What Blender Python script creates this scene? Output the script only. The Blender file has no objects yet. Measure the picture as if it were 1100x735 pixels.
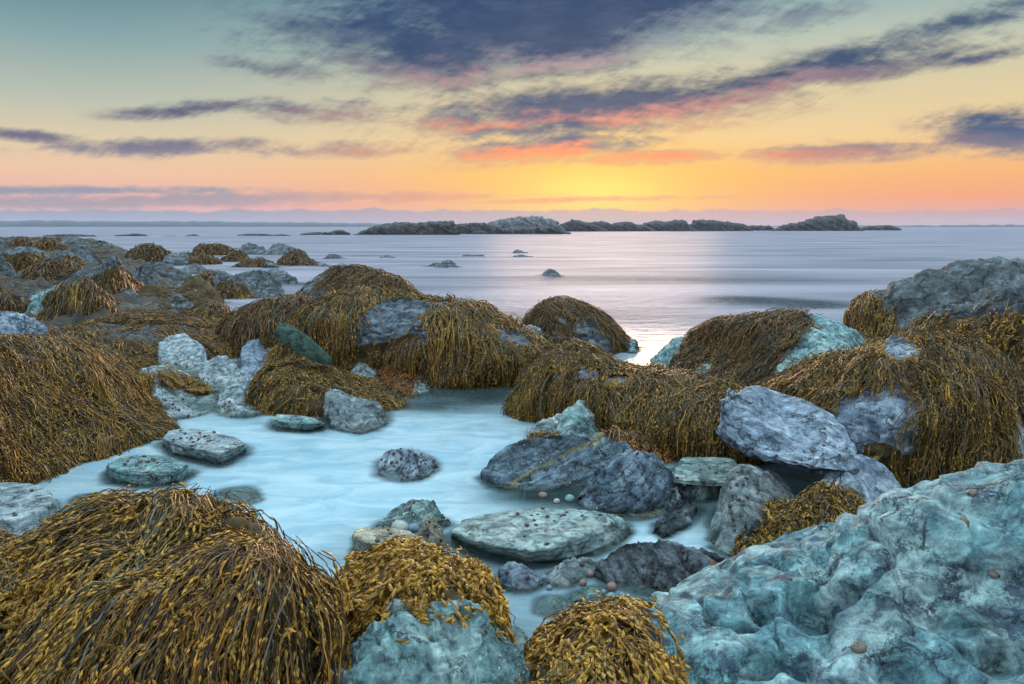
import bpy, math, random
import numpy as np
from mathutils import Vector
from mathutils.bvhtree import BVHTree

random.seed(7)
RNG = np.random.default_rng(7)
sc = bpy.context.scene
COL = sc.collection
R = math.radians

# ------------------------------------------------------------------ camera
CAM_H = 1.5
FPX, CX, CY = 856.0, 550.0, 367.5
HORIZON = 243.0
PITCH = math.atan((CY - HORIZON) / FPX)
cd = bpy.data.cameras.new('camera')
cam = bpy.data.objects.new('camera', cd)
COL.objects.link(cam)
cam.location = (0, 0, CAM_H)
cam.rotation_euler = (math.pi / 2 - PITCH, 0, 0)
cd.sensor_width = 36.0
cd.lens = 36.0 * FPX / 1100.0
cd.clip_start = 0.05
cd.clip_end = 20000
sc.camera = cam
cP, sP = math.cos(PITCH), math.sin(PITCH)


def ray(px, py):
    x = (np.asarray(px, float) - CX) / FPX
    y = (CY - np.asarray(py, float)) / FPX
    return np.stack([x, cP + y * sP, -sP + y * cP], -1)


def ground_pt(px, py, z=0.0):
    d = ray(px, py)
    t = (z - CAM_H) / np.minimum(d[..., 2], -1e-4)
    return d * t[..., None] + np.array([0, 0, CAM_H])


def at_range(px, py, rng):
    d = ray(px, py)
    t = rng / np.hypot(d[..., 0], d[..., 1])
    return d * t[..., None] + np.array([0, 0, CAM_H])


def project(P):
    q = P - np.array([0, 0, CAM_H])
    f = q[:, 1] * cP - q[:, 2] * sP
    u = q[:, 1] * sP + q[:, 2] * cP
    f = np.maximum(f, 1e-3)
    return CX + FPX * q[:, 0] / f, CY - FPX * u / f


# ------------------------------------------------------------------ noise
def _h(ix, iy, iz):
    n = (ix * 374761393 + iy * 668265263 + iz * 2147483647) & 0xFFFFFFFF
    n = ((n ^ (n >> 13)) * 1274126177) & 0xFFFFFFFF
    n = ((n ^ (n >> 15)) * 2246822519) & 0xFFFFFFFF
    return ((n ^ (n >> 16)) & 0xFFFFFF) / float(0xFFFFFF)


def vnoise(P):
    P = np.asarray(P, float)
    i = np.floor(P).astype(np.int64)
    f = P - i
    f = f * f * f * (f * (f * 6 - 15) + 10)
    x, y, z = i[..., 0], i[..., 1], i[..., 2]
    fx, fy, fz = f[..., 0], f[..., 1], f[..., 2]
    def L(a, b, t): return a + (b - a) * t
    return L(L(L(_h(x, y, z), _h(x + 1, y, z), fx), L(_h(x, y + 1, z), _h(x + 1, y + 1, z), fx), fy),
             L(L(_h(x, y, z + 1), _h(x + 1, y, z + 1), fx), L(_h(x, y + 1, z + 1), _h(x + 1, y + 1, z + 1), fx), fy), fz) * 2 - 1


def fbm(P, o=4, g=0.5):
    s, a, t = 0, 1.0, 0
    for k in range(o):
        s = s + a * vnoise(P * (2.03 ** k) + 17.3 * k)
        t += a
        a *= g
    return s / t


def ridged(P, o=4, g=0.55):
    s, a, t = 0, 1.0, 0
    for k in range(o):
        s = s + a * (1 - 2 * np.abs(vnoise(P * (2.1 ** k) + 9.1 * k)))
        t += a
        a *= g
    return s / t


def lin(r, g, b):
    def c(v):
        v /= 255.0
        return v / 12.92 if v <= 0.04045 else ((v + 0.055) / 1.055) ** 2.4
    return (c(r), c(g), c(b), 1.0)


# ------------------------------------------------------------------ node helper
class NT:
    def __init__(s, tree):
        s.t = tree
        tree.nodes.clear()

    def n(s, typ, **kw):
        nd = s.t.nodes.new(typ)
        for k, v in kw.items():
            setattr(nd, k, v)
        return nd

    def put(s, sock, v):
        if hasattr(v, 'links') or isinstance(v, bpy.types.NodeSocket):
            s.t.links.new(v, sock)
        else:
            sock.default_value = v

    def m(s, op, a, b=0.0, c=0.0, clamp=False):
        nd = s.n('ShaderNodeMath', operation=op, use_clamp=clamp)
        for i, v in enumerate((a, b, c)):
            s.put(nd.inputs[i], v)
        return nd.outputs[0]

    def vm(s, op, a, b=(0, 0, 0)):
        nd = s.n('ShaderNodeVectorMath', operation=op)
        s.put(nd.inputs[0], a)
        if op == 'SCALE':
            s.put(nd.inputs['Scale'], b)
        else:
            s.put(nd.inputs[1], b)
        return nd.outputs['Value'] if op in ('DOT_PRODUCT', 'LENGTH') else nd.outputs[0]

    def mix(s, f, a, b, mode='MIX'):
        nd = s.n('ShaderNodeMix', data_type='RGBA', blend_type=mode)
        s.put(nd.inputs[0], f)
        s.put(nd.inputs[6], a)
        s.put(nd.inputs[7], b)
        return nd.outputs[2]

    def ss(s, v, a, b, lo=0.0, hi=1.0):
        nd = s.n('ShaderNodeMapRange', interpolation_type='SMOOTHSTEP')
        s.put(nd.inputs[0], v)
        s.put(nd.inputs[1], a); s.put(nd.inputs[2], b)
        s.put(nd.inputs[3], lo); s.put(nd.inputs[4], hi)
        return nd.outputs[0]

    def ramp(s, f, stops, interp='LINEAR'):
        nd = s.n('ShaderNodeValToRGB')
        cr = nd.color_ramp
        cr.interpolation = interp
        while len(cr.elements) < len(stops):
            cr.elements.new(0.5)
        for e, (p, c) in zip(cr.elements, stops):
            e.position = p
            e.color = c
        s.put(nd.inputs[0], f)
        return nd.outputs[0]

    def noise(s, vec, scale, detail=4.0, rough=0.55, dist=0.0):
        nd = s.n('ShaderNodeTexNoise')
        s.put(nd.inputs['Vector'], vec)
        nd.inputs['Scale'].default_value = scale
        nd.inputs['Detail'].default_value = detail
        nd.inputs['Roughness'].default_value = rough
        nd.inputs['Distortion'].default_value = dist
        return nd.outputs[0]

    def xyz(s, x, y, z):
        nd = s.n('ShaderNodeCombineXYZ')
        for i, v in enumerate((x, y, z)):
            s.put(nd.inputs[i], v)
        return nd.outputs[0]

    def sep(s, v):
        nd = s.n('ShaderNodeSeparateXYZ')
        s.put(nd.inputs[0], v)
        return nd.outputs

    def attr(s, name):
        nd = s.n('ShaderNodeAttribute', attribute_name=name)
        return nd


# ------------------------------------------------------------------ world
SUN_AZ = math.atan2((645 - CX) / FPX, 1.0)      # towards the glow on the horizon
SUN_EL = R(5.0)


def uv_of(px, py):
    d = ray(px, py)
    return float(d[0] / d[1]), float(d[2] / d[1])


def build_world():
    w = bpy.data.worlds.new('World')
    sc.world = w
    w.use_nodes = True
    N = NT(w.node_tree)
    tc = N.n('ShaderNodeTexCoord').outputs['Generated']
    x, y, z = N.sep(tc)
    yy = N.m('MAXIMUM', y, 0.05)
    U = N.m('DIVIDE', x, yy)
    V = N.m('DIVIDE', z, yy)

    # ---- clouds as a node group so the underside can be lit from below
    g = bpy.data.node_groups.new('cloud_density', 'ShaderNodeTree')
    g.interface.new_socket('U', in_out='INPUT', socket_type='NodeSocketFloat')
    g.interface.new_socket('V', in_out='INPUT', socket_type='NodeSocketFloat')
    g.interface.new_socket('D', in_out='OUTPUT', socket_type='NodeSocketFloat')
    G = NT(g)
    gi = G.n('NodeGroupInput'); go = G.n('NodeGroupOutput')
    gu, gv = gi.outputs[0], gi.outputs[1]
    # planar cloud layer coordinates
    den = G.m('ADD', G.m('MAXIMUM', gv, 0.0), 0.10)
    qx = G.m('DIVIDE', gu, den)
    qy = G.m('DIVIDE', 1.0, den)
    q = G.xyz(G.m('ADD', G.m('MULTIPLY', qx, 1.0), G.m('MULTIPLY', qy, 0.35)), G.m('MULTIPLY', qy, 0.75), 0.0)
    n1 = G.noise(q, 1.25, 7.0, 0.62, 0.5)
    n2 = G.noise(G.xyz(G.m('ADD', G.m('MULTIPLY', gu, 11.0), G.m('MULTIPLY', gv, 6.0)), G.m('MULTIPLY', gv, 36.0), 3.1), 1.5, 10.0, 0.64, 0.25)
    n3 = G.noise(G.xyz(G.m('ADD', G.m('MULTIPLY', gu, 26.0), G.m('MULTIPLY', gv, -20.0)), G.m('ADD', G.m('MULTIPLY', gv, 40.0), G.m('MULTIPLY', gu, -14.0)), 8.0), 2.0, 6.0, 0.6, 0.3)
    nn = G.m('ADD', G.m('ADD', G.m('MULTIPLY', n1, 0.42), G.m('MULTIPLY', n2, 0.40)), G.m('MULTIPLY', n3, 0.18))
    ells = [  # px, py, rx, ry, tilt(deg, + rises to the right), gain
        (560, 12, 215, 62, 4, 1.15), (450, 45, 110, 48, -3, 1.0), (700, 0, 170, 40, 10, 1.0), (620, 60, 120, 22, 12, 0.7),
        (660, 112, 185, 27, 5, 1.12), (850, 84, 190, 15, 9, 0.95), (560, 132, 90, 12, 6, 0.8),
        (900, 66, 170, 18, 12, 0.8), (1020, 30, 130, 16, 15, 0.7), (1060, 60, 80, 9, 10, 0.6),
        (860, 18, 60, 16, 10, 0.6),
        (590, 160, 110, 18, 4, 0.72), (690, 170, 110, 8, 2, 0.7), (1085, 142, 85, 21, 0, 1.05), (900, 163, 110, 11, 3, 0.82),
        (45, 148, 95, 8, -6, 0.72), (160, 158, 125, 10, 0, 0.80), (345, 118, 120, 14, 0, 0.62), (370, 161, 95, 9, 2, 0.68),
        (195, 118, 80, 9, 4, 0.6), (310, 75, 80, 16, -4, 0.55),
        (90, 205, 190, 5, 0, 0.85), (140, 216, 330, 8, 1, 0.9), (430, 212, 160, 4, 1, 0.65), (640, 214, 120, 3.5, 1, 0.7),
    ]
    mask = None
    for (px, py, rx, ry, tl, gn) in ells:
        u0, v0 = uv_of(px, py)
        a, b = rx / FPX, ry / FPX
        c, s_ = math.cos(R(tl)), math.sin(R(tl))
        du = G.m('SUBTRACT', gu, u0)
        dv = G.m('SUBTRACT', gv, v0)
        p1 = G.m('ADD', G.m('MULTIPLY', du, c / a), G.m('MULTIPLY', dv, s_ / a))
        p2 = G.m('ADD', G.m('MULTIPLY', du, -s_ / b), G.m('MULTIPLY', dv, c / b))
        r2 = G.m('ADD', G.m('MULTIPLY', p1, p1), G.m('MULTIPLY', p2, p2))
        e = G.m('MULTIPLY', G.m('POWER', 2.718, G.m('MULTIPLY', r2, -0.9)), gn)
        mask = e if mask is None else G.m('MAXIMUM', mask, e)
    # smooth union is enough; noise eats the edges
    dd = G.m('ADD', mask, G.m('MULTIPLY', G.m('SUBTRACT', nn, 0.5), 2.9))
    fade = G.ss(mask, 0.04, 0.30)
    D = G.m('MULTIPLY', G.ss(dd, 0.08, 0.86), fade)
    G.put(go.inputs[0], D)

    def dens(u, v):
        nd = N.n('ShaderNodeGroup'); nd.node_tree = g
        N.put(nd.inputs[0], u); N.put(nd.inputs[1], v)
        return nd.outputs[0]
    D0 = dens(U, V)
    D1 = dens(N.m('ADD', U, 0.004), N.m('SUBTRACT', V, 0.017))

    # ---- clear sky
    el = N.m('DIVIDE', N.m('MAXIMUM', z, 0.0), 0.5, clamp=True)      # 0..30 degrees (sine)
    def S(py): return min(1.0, math.sin(math.atan(uv_of(550, py)[1])) / 0.5)
    left = N.ramp(el, [(0.0, lin(214, 176, 178)), (S(215), lin(242, 182, 168)), (S(190), lin(246, 200, 166)), (S(160), lin(228, 208, 172)),
                       (S(120), lin(190, 196, 180)), (S(60), lin(136, 168, 172)), (S(0), lin(92, 132, 148)), (1.0, lin(120, 180, 215))])
    right = N.ramp(el, [(0.0, lin(226, 170, 166)), (S(215), lin(252, 166, 118)), (S(190), lin(255, 186, 112)), (S(150), lin(246, 212, 156)),
                        (S(100), lin(222, 208, 168)), (S(50), lin(188, 200, 184)), (S(0), lin(140, 172, 182)), (1.0, lin(120, 180, 215))])
    su, sv = uv_of(640, 205)
    lr = N.ss(U, -0.55, 0.15)
    sky = N.mix(lr, left, right)
    du = N.m('SUBTRACT', U, su); dv = N.m('SUBTRACT', V, sv)
    g1 = N.m('POWER', 2.718, N.m('MULTIPLY', N.m('ADD', N.m('MULTIPLY', N.m('MULTIPLY', du, du), 1 / 0.20 ** 2), N.m('MULTIPLY', N.m('MULTIPLY', dv, dv), 1 / 0.068 ** 2)), -1.0))
    g2 = N.m('POWER', 2.718, N.m('MULTIPLY', N.m('ADD', N.m('MULTIPLY', N.m('MULTIPLY', du, du), 1 / 0.085 ** 2), N.m('MULTIPLY', N.m('MULTIPLY', dv, dv), 1 / 0.026 ** 2)), -1.0))
    sky = N.mix(N.m('MULTIPLY', g1, 0.85), sky, lin(255, 206, 84))
    sky = N.mix(N.m('MULTIPLY', g2, 0.9), sky, lin(255, 236, 110))
    # low distant cloud bank
    bn = N.noise(N.xyz(N.m('MULTIPLY', U, 14.0), 0.0, 0.0), 1.0, 5.0, 0.6)
    btop = N.m('ADD', 0.017, N.m('MULTIPLY', N.m('SUBTRACT', bn, 0.42), 0.024))
    bank = N.ss(N.m('SUBTRACT', V, btop), -0.0012, 0.0022, 0.8, 0.0)
    bankc = N.mix(N.ss(U, -0.5, 0.35), lin(136, 154, 182), lin(200, 160, 164))
    sky = N.mix(bank, sky, bankc)
    # cloud colours: slate above, mauve lower, rose and orange undersides by the sun
    base = N.ramp(N.m('DIVIDE', V, 0.28, clamp=True), [(0.0, lin(190, 160, 170)), (0.14, lin(152, 156, 172)), (0.28, lin(108, 130, 156)), (0.42, lin(40, 80, 126)), (0.66, lin(10, 60, 108))])
    texn = N.noise(N.xyz(N.m('MULTIPLY', U, 20.0), N.m('MULTIPLY', V, 60.0), 0.0), 1.0, 6.0, 0.6)
    base = N.mix(N.ss(texn, 0.35, 0.75, 0.0, 0.16), base, lin(128, 140, 158))
    litc = N.ramp(N.m('DIVIDE', V, 0.28, clamp=True), [(0.0, lin(255, 168, 112)), (0.35, lin(255, 150, 106)), (0.55, lin(205, 146, 140)), (0.8, lin(130, 146, 164))])
    near = N.ss(N.m('ABSOLUTE', du), 0.50, 0.05, 0.10, 1.0)
    lit = N.m('MULTIPLY', N.m('MULTIPLY', N.m('SUBTRACT', D0, N.m('MULTIPLY', D1, 1.0), clamp=True), 1.35, clamp=True), near)
    cc = N.mix(lit, base, litc)
    thin = N.m('MULTIPLY', N.ss(D0, 0.0, 0.6, 0.6, 0.0), N.ss(V, 0.19, 0.11, 0.25, 1.0))
    cc = N.mix(N.m('MULTIPLY', thin, near), cc, litc)
    sky2 = N.mix(N.m('MULTIPLY', D0, 0.97), sky, cc)
    # unseen sky above and behind the camera, made brighter to light the foreground
    up = N.ss(z, 0.26, 0.75)
    back = N.ss(y, 0.35, -0.35)
    amb = N.mix(back, (0.66, 0.88, 1.0, 1), (0.36, 0.44, 0.50, 1))
    ambf = N.m('MAXIMUM', up, N.m('MULTIPLY', back, 1.0))
    sky3 = N.mix(ambf, sky2, amb)
    boost = N.m('ADD', 1.0, N.m('MULTIPLY', ambf, BOOST))
    bg1 = N.n('ShaderNodeBackground')
    N.put(bg1.inputs[0], sky3); N.put(bg1.inputs[1], boost)
    nish = N.n('ShaderNodeTexSky', sky_type='NISHITA')
    nish.sun_disc = False
    nish.sun_elevation = SUN_EL
    nish.sun_rotation = SUN_AZ
    bg2 = N.n('ShaderNodeBackground')
    N.put(bg2.inputs[0], nish.outputs[0]); bg2.inputs[1].default_value = 0.05
    ms = N.n('ShaderNodeMixShader'); ms.inputs[0].default_value = 0.05
    N.t.links.new(bg1.outputs[0], ms.inputs[1]); N.t.links.new(bg2.outputs[0], ms.inputs[2])
    out = N.n('ShaderNodeOutputWorld')
    N.t.links.new(ms.outputs[0], out.inputs[0])


BOOST = 2.3
build_world()
sl = bpy.data.lights.new('sun', 'SUN')
so = bpy.data.objects.new('sun', sl)
COL.objects.link(so)
sl.energy = 3.0
sl.angle = R(16.0)
sl.color = (1.0, 0.60, 0.34)
sdir = Vector((math.sin(SUN_AZ) * math.cos(SUN_EL), math.cos(SUN_AZ) * math.cos(SUN_EL), math.sin(SUN_EL)))
so.rotation_euler = sdir.to_track_quat('Z', 'Y').to_euler()

sc.view_settings.view_transform = 'Standard'
sc.view_settings.look = 'None'
sc.view_settings.exposure = 0.0
sc.view_settings.gamma = 1.0
sc.render.engine = 'CYCLES'
sc.cycles.use_denoising = True
sc.cycles.max_bounces = 6
sc.cycles.volume_bounces = 1
sc.cycles.transparent_max_bounces = 12

# ------------------------------------------------------------------ materials
MATS = {}


def principled(N, color, rough, bump=None, bstr=0.3, bdist=0.02, spec=0.5):
    b = N.n('ShaderNodeBsdfPrincipled')
    N.put(b.inputs['Base Color'], color)
    N.put(b.inputs['Roughness'], rough)
    b.inputs['Specular IOR Level'].default_value = spec
    if bump is not None:
        bp = N.n('ShaderNodeBump')
        bp.inputs['Strength'].default_value = bstr
        bp.inputs['Distance'].default_value = bdist
        N.put(bp.inputs['Height'], bump)
        N.t.links.new(bp.outputs[0], b.inputs['Normal'])
    o = N.n('ShaderNodeOutputMaterial')
    N.t.links.new(b.outputs[0], o.inputs[0])
    return b


def rock_mat(name, c1, c2, c3, strata=(0.3, 0.1, 1.0), sfreq=14.0, samt=0.6, barn=0.0, scale=1.0, blotch=0.35, weedc=(0.060, 0.038, 0.012, 1), vein=False, mottle=0.0, bdep=1.0):
    m = bpy.data.materials.new(name)
    m.use_nodes = True
    N = NT(m.node_tree)
    oi = N.n('ShaderNodeObjectInfo')
    co = N.vm('ADD', N.n('ShaderNodeTexCoord').outputs['Object'], N.vm('SCALE', N.xyz(1.0, 0.7, 0.4), N.m('MULTIPLY', oi.outputs['Random'], 60.0)))
    pz = N.sep(N.n('ShaderNodeNewGeometry').outputs['Position'])[2]
    n1 = N.noise(co, 3.0 * scale, 11.0, 0.66, 0.3)
    n2 = N.noise(co, 17.0 * scale, 8.0, 0.68, 0.6)
    sax = Vector(strata).normalized()
    sd = N.m('ADD', N.vm('DOT_PRODUCT', co, tuple(sax)), N.m('MULTIPLY', n1, 0.16 / scale))
    sn = N.noise(N.xyz(N.m('MULTIPLY', sd, sfreq * scale), N.m('MULTIPLY', N.sep(co)[0], 1.2), N.m('MULTIPLY', N.sep(co)[1], 1.2)), 1.0, 7.0, 0.7)
    col = N.mix(N.ss(n1, 0.42, 0.58), c1, c2)
    col = N.mix(N.ss(sn, 0.46, 0.60, 0.0, samt), col, c3)
    col = N.mix(N.ss(n2, 0.56, 0.72, 0.0, blotch), col, tuple(min(1, v * 1.55) for v in c2[:3]) + (1,))
    col = N.mix(N.ss(n2, 0.44, 0.30, 0.0, 0.55), col, tuple(v * 0.35 for v in c3[:3]) + (1,))
    fine = N.noise(co, 85.0 * scale, 5.0, 0.7)
    col = N.mix(N.ss(fine, 0.3, 0.7, 0.0, 0.5), col, N.mix(1.0, col, (0.55, 0.58, 0.6, 1), 'MULTIPLY'))
    col = N.mix(N.ss(n2, 0.34, 0.66), N.mix(1.0, col, (0.42, 0.44, 0.48, 1), 'MULTIPLY'), N.mix(1.0, col, (1.45, 1.42, 1.38, 1), 'MULTIPLY'))
    if mottle:
        mo = N.noise(co, 8.0, 14.0, 0.74, 0.2)
        col = N.mix(N.ss(mo, 0.53, 0.58, 0.0, mottle), col, c3)
        col = N.mix(N.ss(N.noise(co, 21.0, 10.0, 0.75), 0.58, 0.66, 0.0, mottle * .7), col, tuple(v * 1.1 for v in c2[:3]) + (1,))
    cv = N.n('ShaderNodeTexVoronoi', feature='DISTANCE_TO_EDGE')
    N.put(cv.inputs['Vector'], N.vm('ADD', N.vm('MULTIPLY', co, (1.0, 1.0, 2.2)), N.vm('SCALE', N.xyz(n2, n1, fine), 0.22 / scale)))
    cv.inputs['Scale'].default_value = 5.0 * scale
    crack = N.m('MULTIPLY', N.ss(cv.outputs[0], 0.035, 0.008), N.ss(N.noise(co, 4.0 * scale, 2.0, 0.5), 0.46, 0.56))
    col = N.mix(N.m('MULTIPLY', crack, 0.75), col, tuple(v * 0.22 for v in c3[:3]) + (1,))
    if vein:
        vs = N.m('ADD', N.vm('DOT_PRODUCT', N.n('ShaderNodeTexCoord').outputs['Object'], tuple(Vector((-0.36, 0.0, 0.93)))), N.m('MULTIPLY', n1, 0.03))
        vm_ = N.ss(N.m('ABSOLUTE', N.m('SUBTRACT', N.m('ADD', vs, N.m('MULTIPLY', N.m('SUBTRACT', n2, 0.5), 0.035)), 0.135)), N.m('MULTIPLY', N.m('ADD', n2, -0.22), 0.060), 0.0)
        col = N.mix(N.m('MULTIPLY', vm_, N.ss(fine, 0.35, 0.55, 0.5, 0.95)), col, (0.30, 0.26, 0.10, 1))
    bump = N.m('ADD', N.m('ADD', N.m('MULTIPLY', n2, 0.8), N.m('MULTIPLY', sn, 0.9)), N.m('MULTIPLY', fine, 0.35))
    bump = N.m('SUBTRACT', bump, N.m('MULTIPLY', crack, 0.8))
    if barn > 0:
        vo = N.n('ShaderNodeTexVoronoi', feature='F1')
        N.put(vo.inputs['Vector'], co); vo.inputs['Scale'].default_value = 72.0
        bd = N.ss(N.m('ADD', vo.outputs['Distance'], N.m('MULTIPLY', N.sep(vo.outputs['Color'])[2], 0.28)), 0.50, 0.30)
        bm = N.ss(N.m('ADD', N.noise(co, 5.0, 4.0, 0.6), N.m('MULTIPLY', N.m('SUBTRACT', 0.22, pz), 0.9)), 0.52 - 0.25 * barn, 0.60 - 0.25 * barn)
        sel = N.ss(N.sep(vo.outputs['Color'])[0], 0.95 - 0.6 * barn, 0.97 - 0.6 * barn, 1.0, 0.0)
        bb = N.m('MULTIPLY', N.m('MULTIPLY', bd, bm), sel)
        col = N.mix(bb, col, N.mix(N.sep(vo.outputs['Color'])[1], (0.62, 0.60, 0.48, 1), (0.36, 0.36, 0.27, 1)))
        bump = N.m('ADD', bump, N.m('MULTIPLY', bb, 0.9))
    wet = N.ss(N.m('ADD', pz, N.m('MULTIPLY', N.m('SUBTRACT', n1, 0.5), 0.06)), 0.0, 0.045)
    col = N.mix(wet, N.mix(1.0, col, (0.40, 0.44, 0.38, 1), 'MULTIPLY'), col)
    wd = N.attr('weed').outputs['Fac']
    wn = N.noise(co, 40.0, 6.0, 0.7)
    wc = N.mix(wn, tuple(v * 0.6 for v in weedc[:3]) + (1,), tuple(v * 1.9 for v in weedc[:3]) + (1,))
    col = N.mix(N.ss(N.m('ADD', wd, N.m('MULTIPLY', N.m('SUBTRACT', n2, 0.5), 0.8)), 0.35, 0.6), col, wc)
    rough = N.m('ADD', 0.40, N.m('MULTIPLY', wet, 0.40))
    principled(N, col, rough, bump, 0.95, 0.020 * bdep / scale, 0.35)
    MATS[name] = m
    return m


c4 = lambda r, g, b: (r, g, b, 1.0)
rock_mat('blue_rock', c4(.17, .235, .30), c4(.30, .37, .44), c4(.10, .14, .19), (0.35, 0.2, 1), 16, 0.7, 0.0)
rock_mat('blue_barnacle_rock', c4(.10, .15, .20), c4(.20, .28, .35), c4(.05, .07, .09), (0.45, -0.1, 1), 14, 0.7, 1.35)
rock_mat('vein_rock', c4(.10, .15, .19), c4(.18, .26, .32), c4(.045, .06, .07), (-0.36, 0.1, 1), 15, 0.7, 1.45, vein=True)
rock_mat('teal_rock', c4(.15, .29, .30), c4(.30, .43, .42), c4(.085, .14, .155), (0.9, 0.2, 0.9), 12, 0.5, 0.35)
rock_mat('sculpted_rock', c4(.155, .33, .36), c4(.36, .51, .51), c4(.045, .075, .115), (-0.35, 0.3, 1), 9, 0.45, 0.0, blotch=0.35, scale=1.0, mottle=.85, bdep=1.5)
rock_mat('pale_rock', c4(.25, .33, .36), c4(.37, .43, .44), c4(.19, .25, .26), (0.1, 0.25, 1), 16, 0.6, 0.0)
rock_mat('slab_rock', c4(.27, .38, .37), c4(.40, .48, .45), c4(.13, .20, .19), (0.05, 0.1, 1), 40, 0.75, 0.0, blotch=0.2)
rock_mat('dark_rock', c4(.085, .105, .12), c4(.17, .205, .23), c4(.04, .05, .055), (0.2, 0.2, 1), 12, 0.7, 0.0)
rock_mat('slate_rock', c4(.075, .10, .13), c4(.15, .19, .23), c4(.035, .045, .055), (.1, .1, 1), 10, .7, 0.0)
rock_mat('shore_rock', c4(.07, .085, .095), c4(.15, .18, .20), c4(.04, .045, .04), (0.2, 0.2, 1), 6, 0.6, 0.0, scale=0.6)
rock_mat('tan_rock', c4(.30, .30, .22), c4(.42, .40, .30), c4(.16, .15, .12), (0.2, 0.2, 1), 14, 0.5, 0.3)
rock_mat('barnacle_rock', c4(.14, .18, .19), c4(.24, .30, .31), c4(.07, .08, .075), (0.6, 0.2, 1), 12, 0.5, 1.6)
rock_mat('green_rock', c4(.022, .055, .042), c4(.045, .09, .07), c4(.02, .04, .03), (0.8, 0.2, 0.8), 9, 0.4, 0.0, blotch=0.1)
rock_mat('red_rock', c4(.30, .15, .10), c4(.42, .26, .19), c4(.10, .06, .05), (0.9, 0.2, 0.5), 8, 0.7, 0.0)
rock_mat('ledge_rock', c4(.05, .045, .045), c4(.10, .092, .09), c4(.022, .02, .02), (0.5, 0.1, 1), 3, 0.7, 0.0, scale=0.25)
rock_mat('pale_ledge_rock', c4(.15, .16, .18), c4(.22, .23, .25), c4(.06, .06, .065), (0.4, 0.1, 1), 3, 0.6, 0.0, scale=0.25)


def weed_mat(name, rough=0.42, sheen=0.25):
    m = bpy.data.materials.new(name)
    m.use_nodes = True
    N = NT(m.node_tree)
    col = N.attr('Col').outputs['Color']
    n = N.noise(N.n('ShaderNodeTexCoord').outputs['Object'], 60.0, 3.0, 0.6)
    col = N.mix(N.ss(n, 0.3, 0.7, 0.0, 0.45), col, N.mix(1.0, col, (0.45, 0.42, 0.4, 1), 'MULTIPLY'))
    b = principled(N, col, rough, n, 0.2, 0.004, 0.45)
    tr = N.n('ShaderNodeBsdfTranslucent')
    N.put(tr.inputs[0], col)
    mx = N.n('ShaderNodeMixShader'); mx.inputs[0].default_value = 0.22
    N.t.links.new(b.outputs[0], mx.inputs[1]); N.t.links.new(tr.outputs[0], mx.inputs[2])
    o = [n_ for n_ in N.t.nodes if n_.type == 'OUTPUT_MATERIAL'][0]
    N.t.links.new(mx.outputs[0], o.inputs[0])
    MATS[name] = m


weed_mat('rockweed')


def simple_mat(name, c1, c2, scale, rough, bstr=0.3):
    m = bpy.data.materials.new(name)
    m.use_nodes = True
    N = NT(m.node_tree)
    co = N.n('ShaderNodeTexCoord').outputs['Object']
    n = N.noise(co, scale, 6.0, 0.65, 0.3)
    principled(N, N.mix(N.ss(n, 0.35, 0.65), c1, c2), rough, n, bstr, 0.02)
    MATS[name] = m


simple_mat('snail_shell', c4(.030, .022, .022), c4(.075, .055, .05), 90, 0.4)
simple_mat('brown_snail_shell', c4(.085, .065, .05), c4(.17, .135, .105), 60, 0.4)
simple_mat('far_shore_wood', c4(.018, .026, .034), c4(.035, .046, .055), 0.02, 0.9)
simple_mat('pink_pebble', c4(.17, .095, .08), c4(.24, .15, .125), 20, 0.5)
simple_mat('blue_pebble', c4(.10, .16, .22), c4(.18, .26, .33), 20, 0.5)
simple_mat('grey_pebble', c4(.26, .30, .28), c4(.36, .40, .37), 20, 0.5)
simple_mat('teal_pebble', c4(.11, .22, .22), c4(.18, .31, .30), 20, 0.5)


# ------------------------------------------------------------------ meshes
def make_mesh(name, V, F, mat, smooth=True, attrs=None, colors=None):
    """F: (n,4) or (n,3) int array"""
    me = bpy.data.meshes.new(name)
    V = np.ascontiguousarray(V, dtype=np.float32)
    F = np.ascontiguousarray(F, dtype=np.int32)
    k = F.shape[1]
    me.vertices.add(len(V)); me.vertices.foreach_set('co', V.ravel())
    me.loops.add(F.size); me.loops.foreach_set('vertex_index', F.ravel())
    me.polygons.add(len(F))
    me.polygons.foreach_set('loop_start', np.arange(len(F), dtype=np.int32) * k)
    if smooth:
        me.polygons.foreach_set('use_smooth', np.ones(len(F), bool))
    me.update(calc_edges=True)
    me.validate()
    if attrs:
        for an, av in attrs.items():
            a = me.attributes.new(an, 'FLOAT', 'POINT')
            if len(a.data) == len(av):
                a.data.foreach_set('value', np.asarray(av, np.float32))
    if colors is not None:
        a = me.attributes.new('Col', 'FLOAT_COLOR', 'POINT')
        cc = np.ones((len(V), 4), np.float32); cc[:, :3] = colors
        a.data.foreach_set('color', cc.ravel())
    me.materials.append(mat)
    return me


def add_obj(name, me, loc=(0, 0, 0), label=None, cat=None, group=None, kind=None):
    o = bpy.data.objects.new(name, me)
    o.location = loc
    COL.objects.link(o)
    if label: o['label'] = label
    if cat: o['category'] = cat
    if group: o['group'] = group
    if kind: o['kind'] = kind
    return o


def grid_faces(nu, nv, off=0):
    i = np.arange(nu - 1)[:, None] * nv + np.arange(nv - 1)[None, :]
    i = i.ravel() + off
    return np.stack([i, i + nv, i + nv + 1, i + 1], -1)


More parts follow.
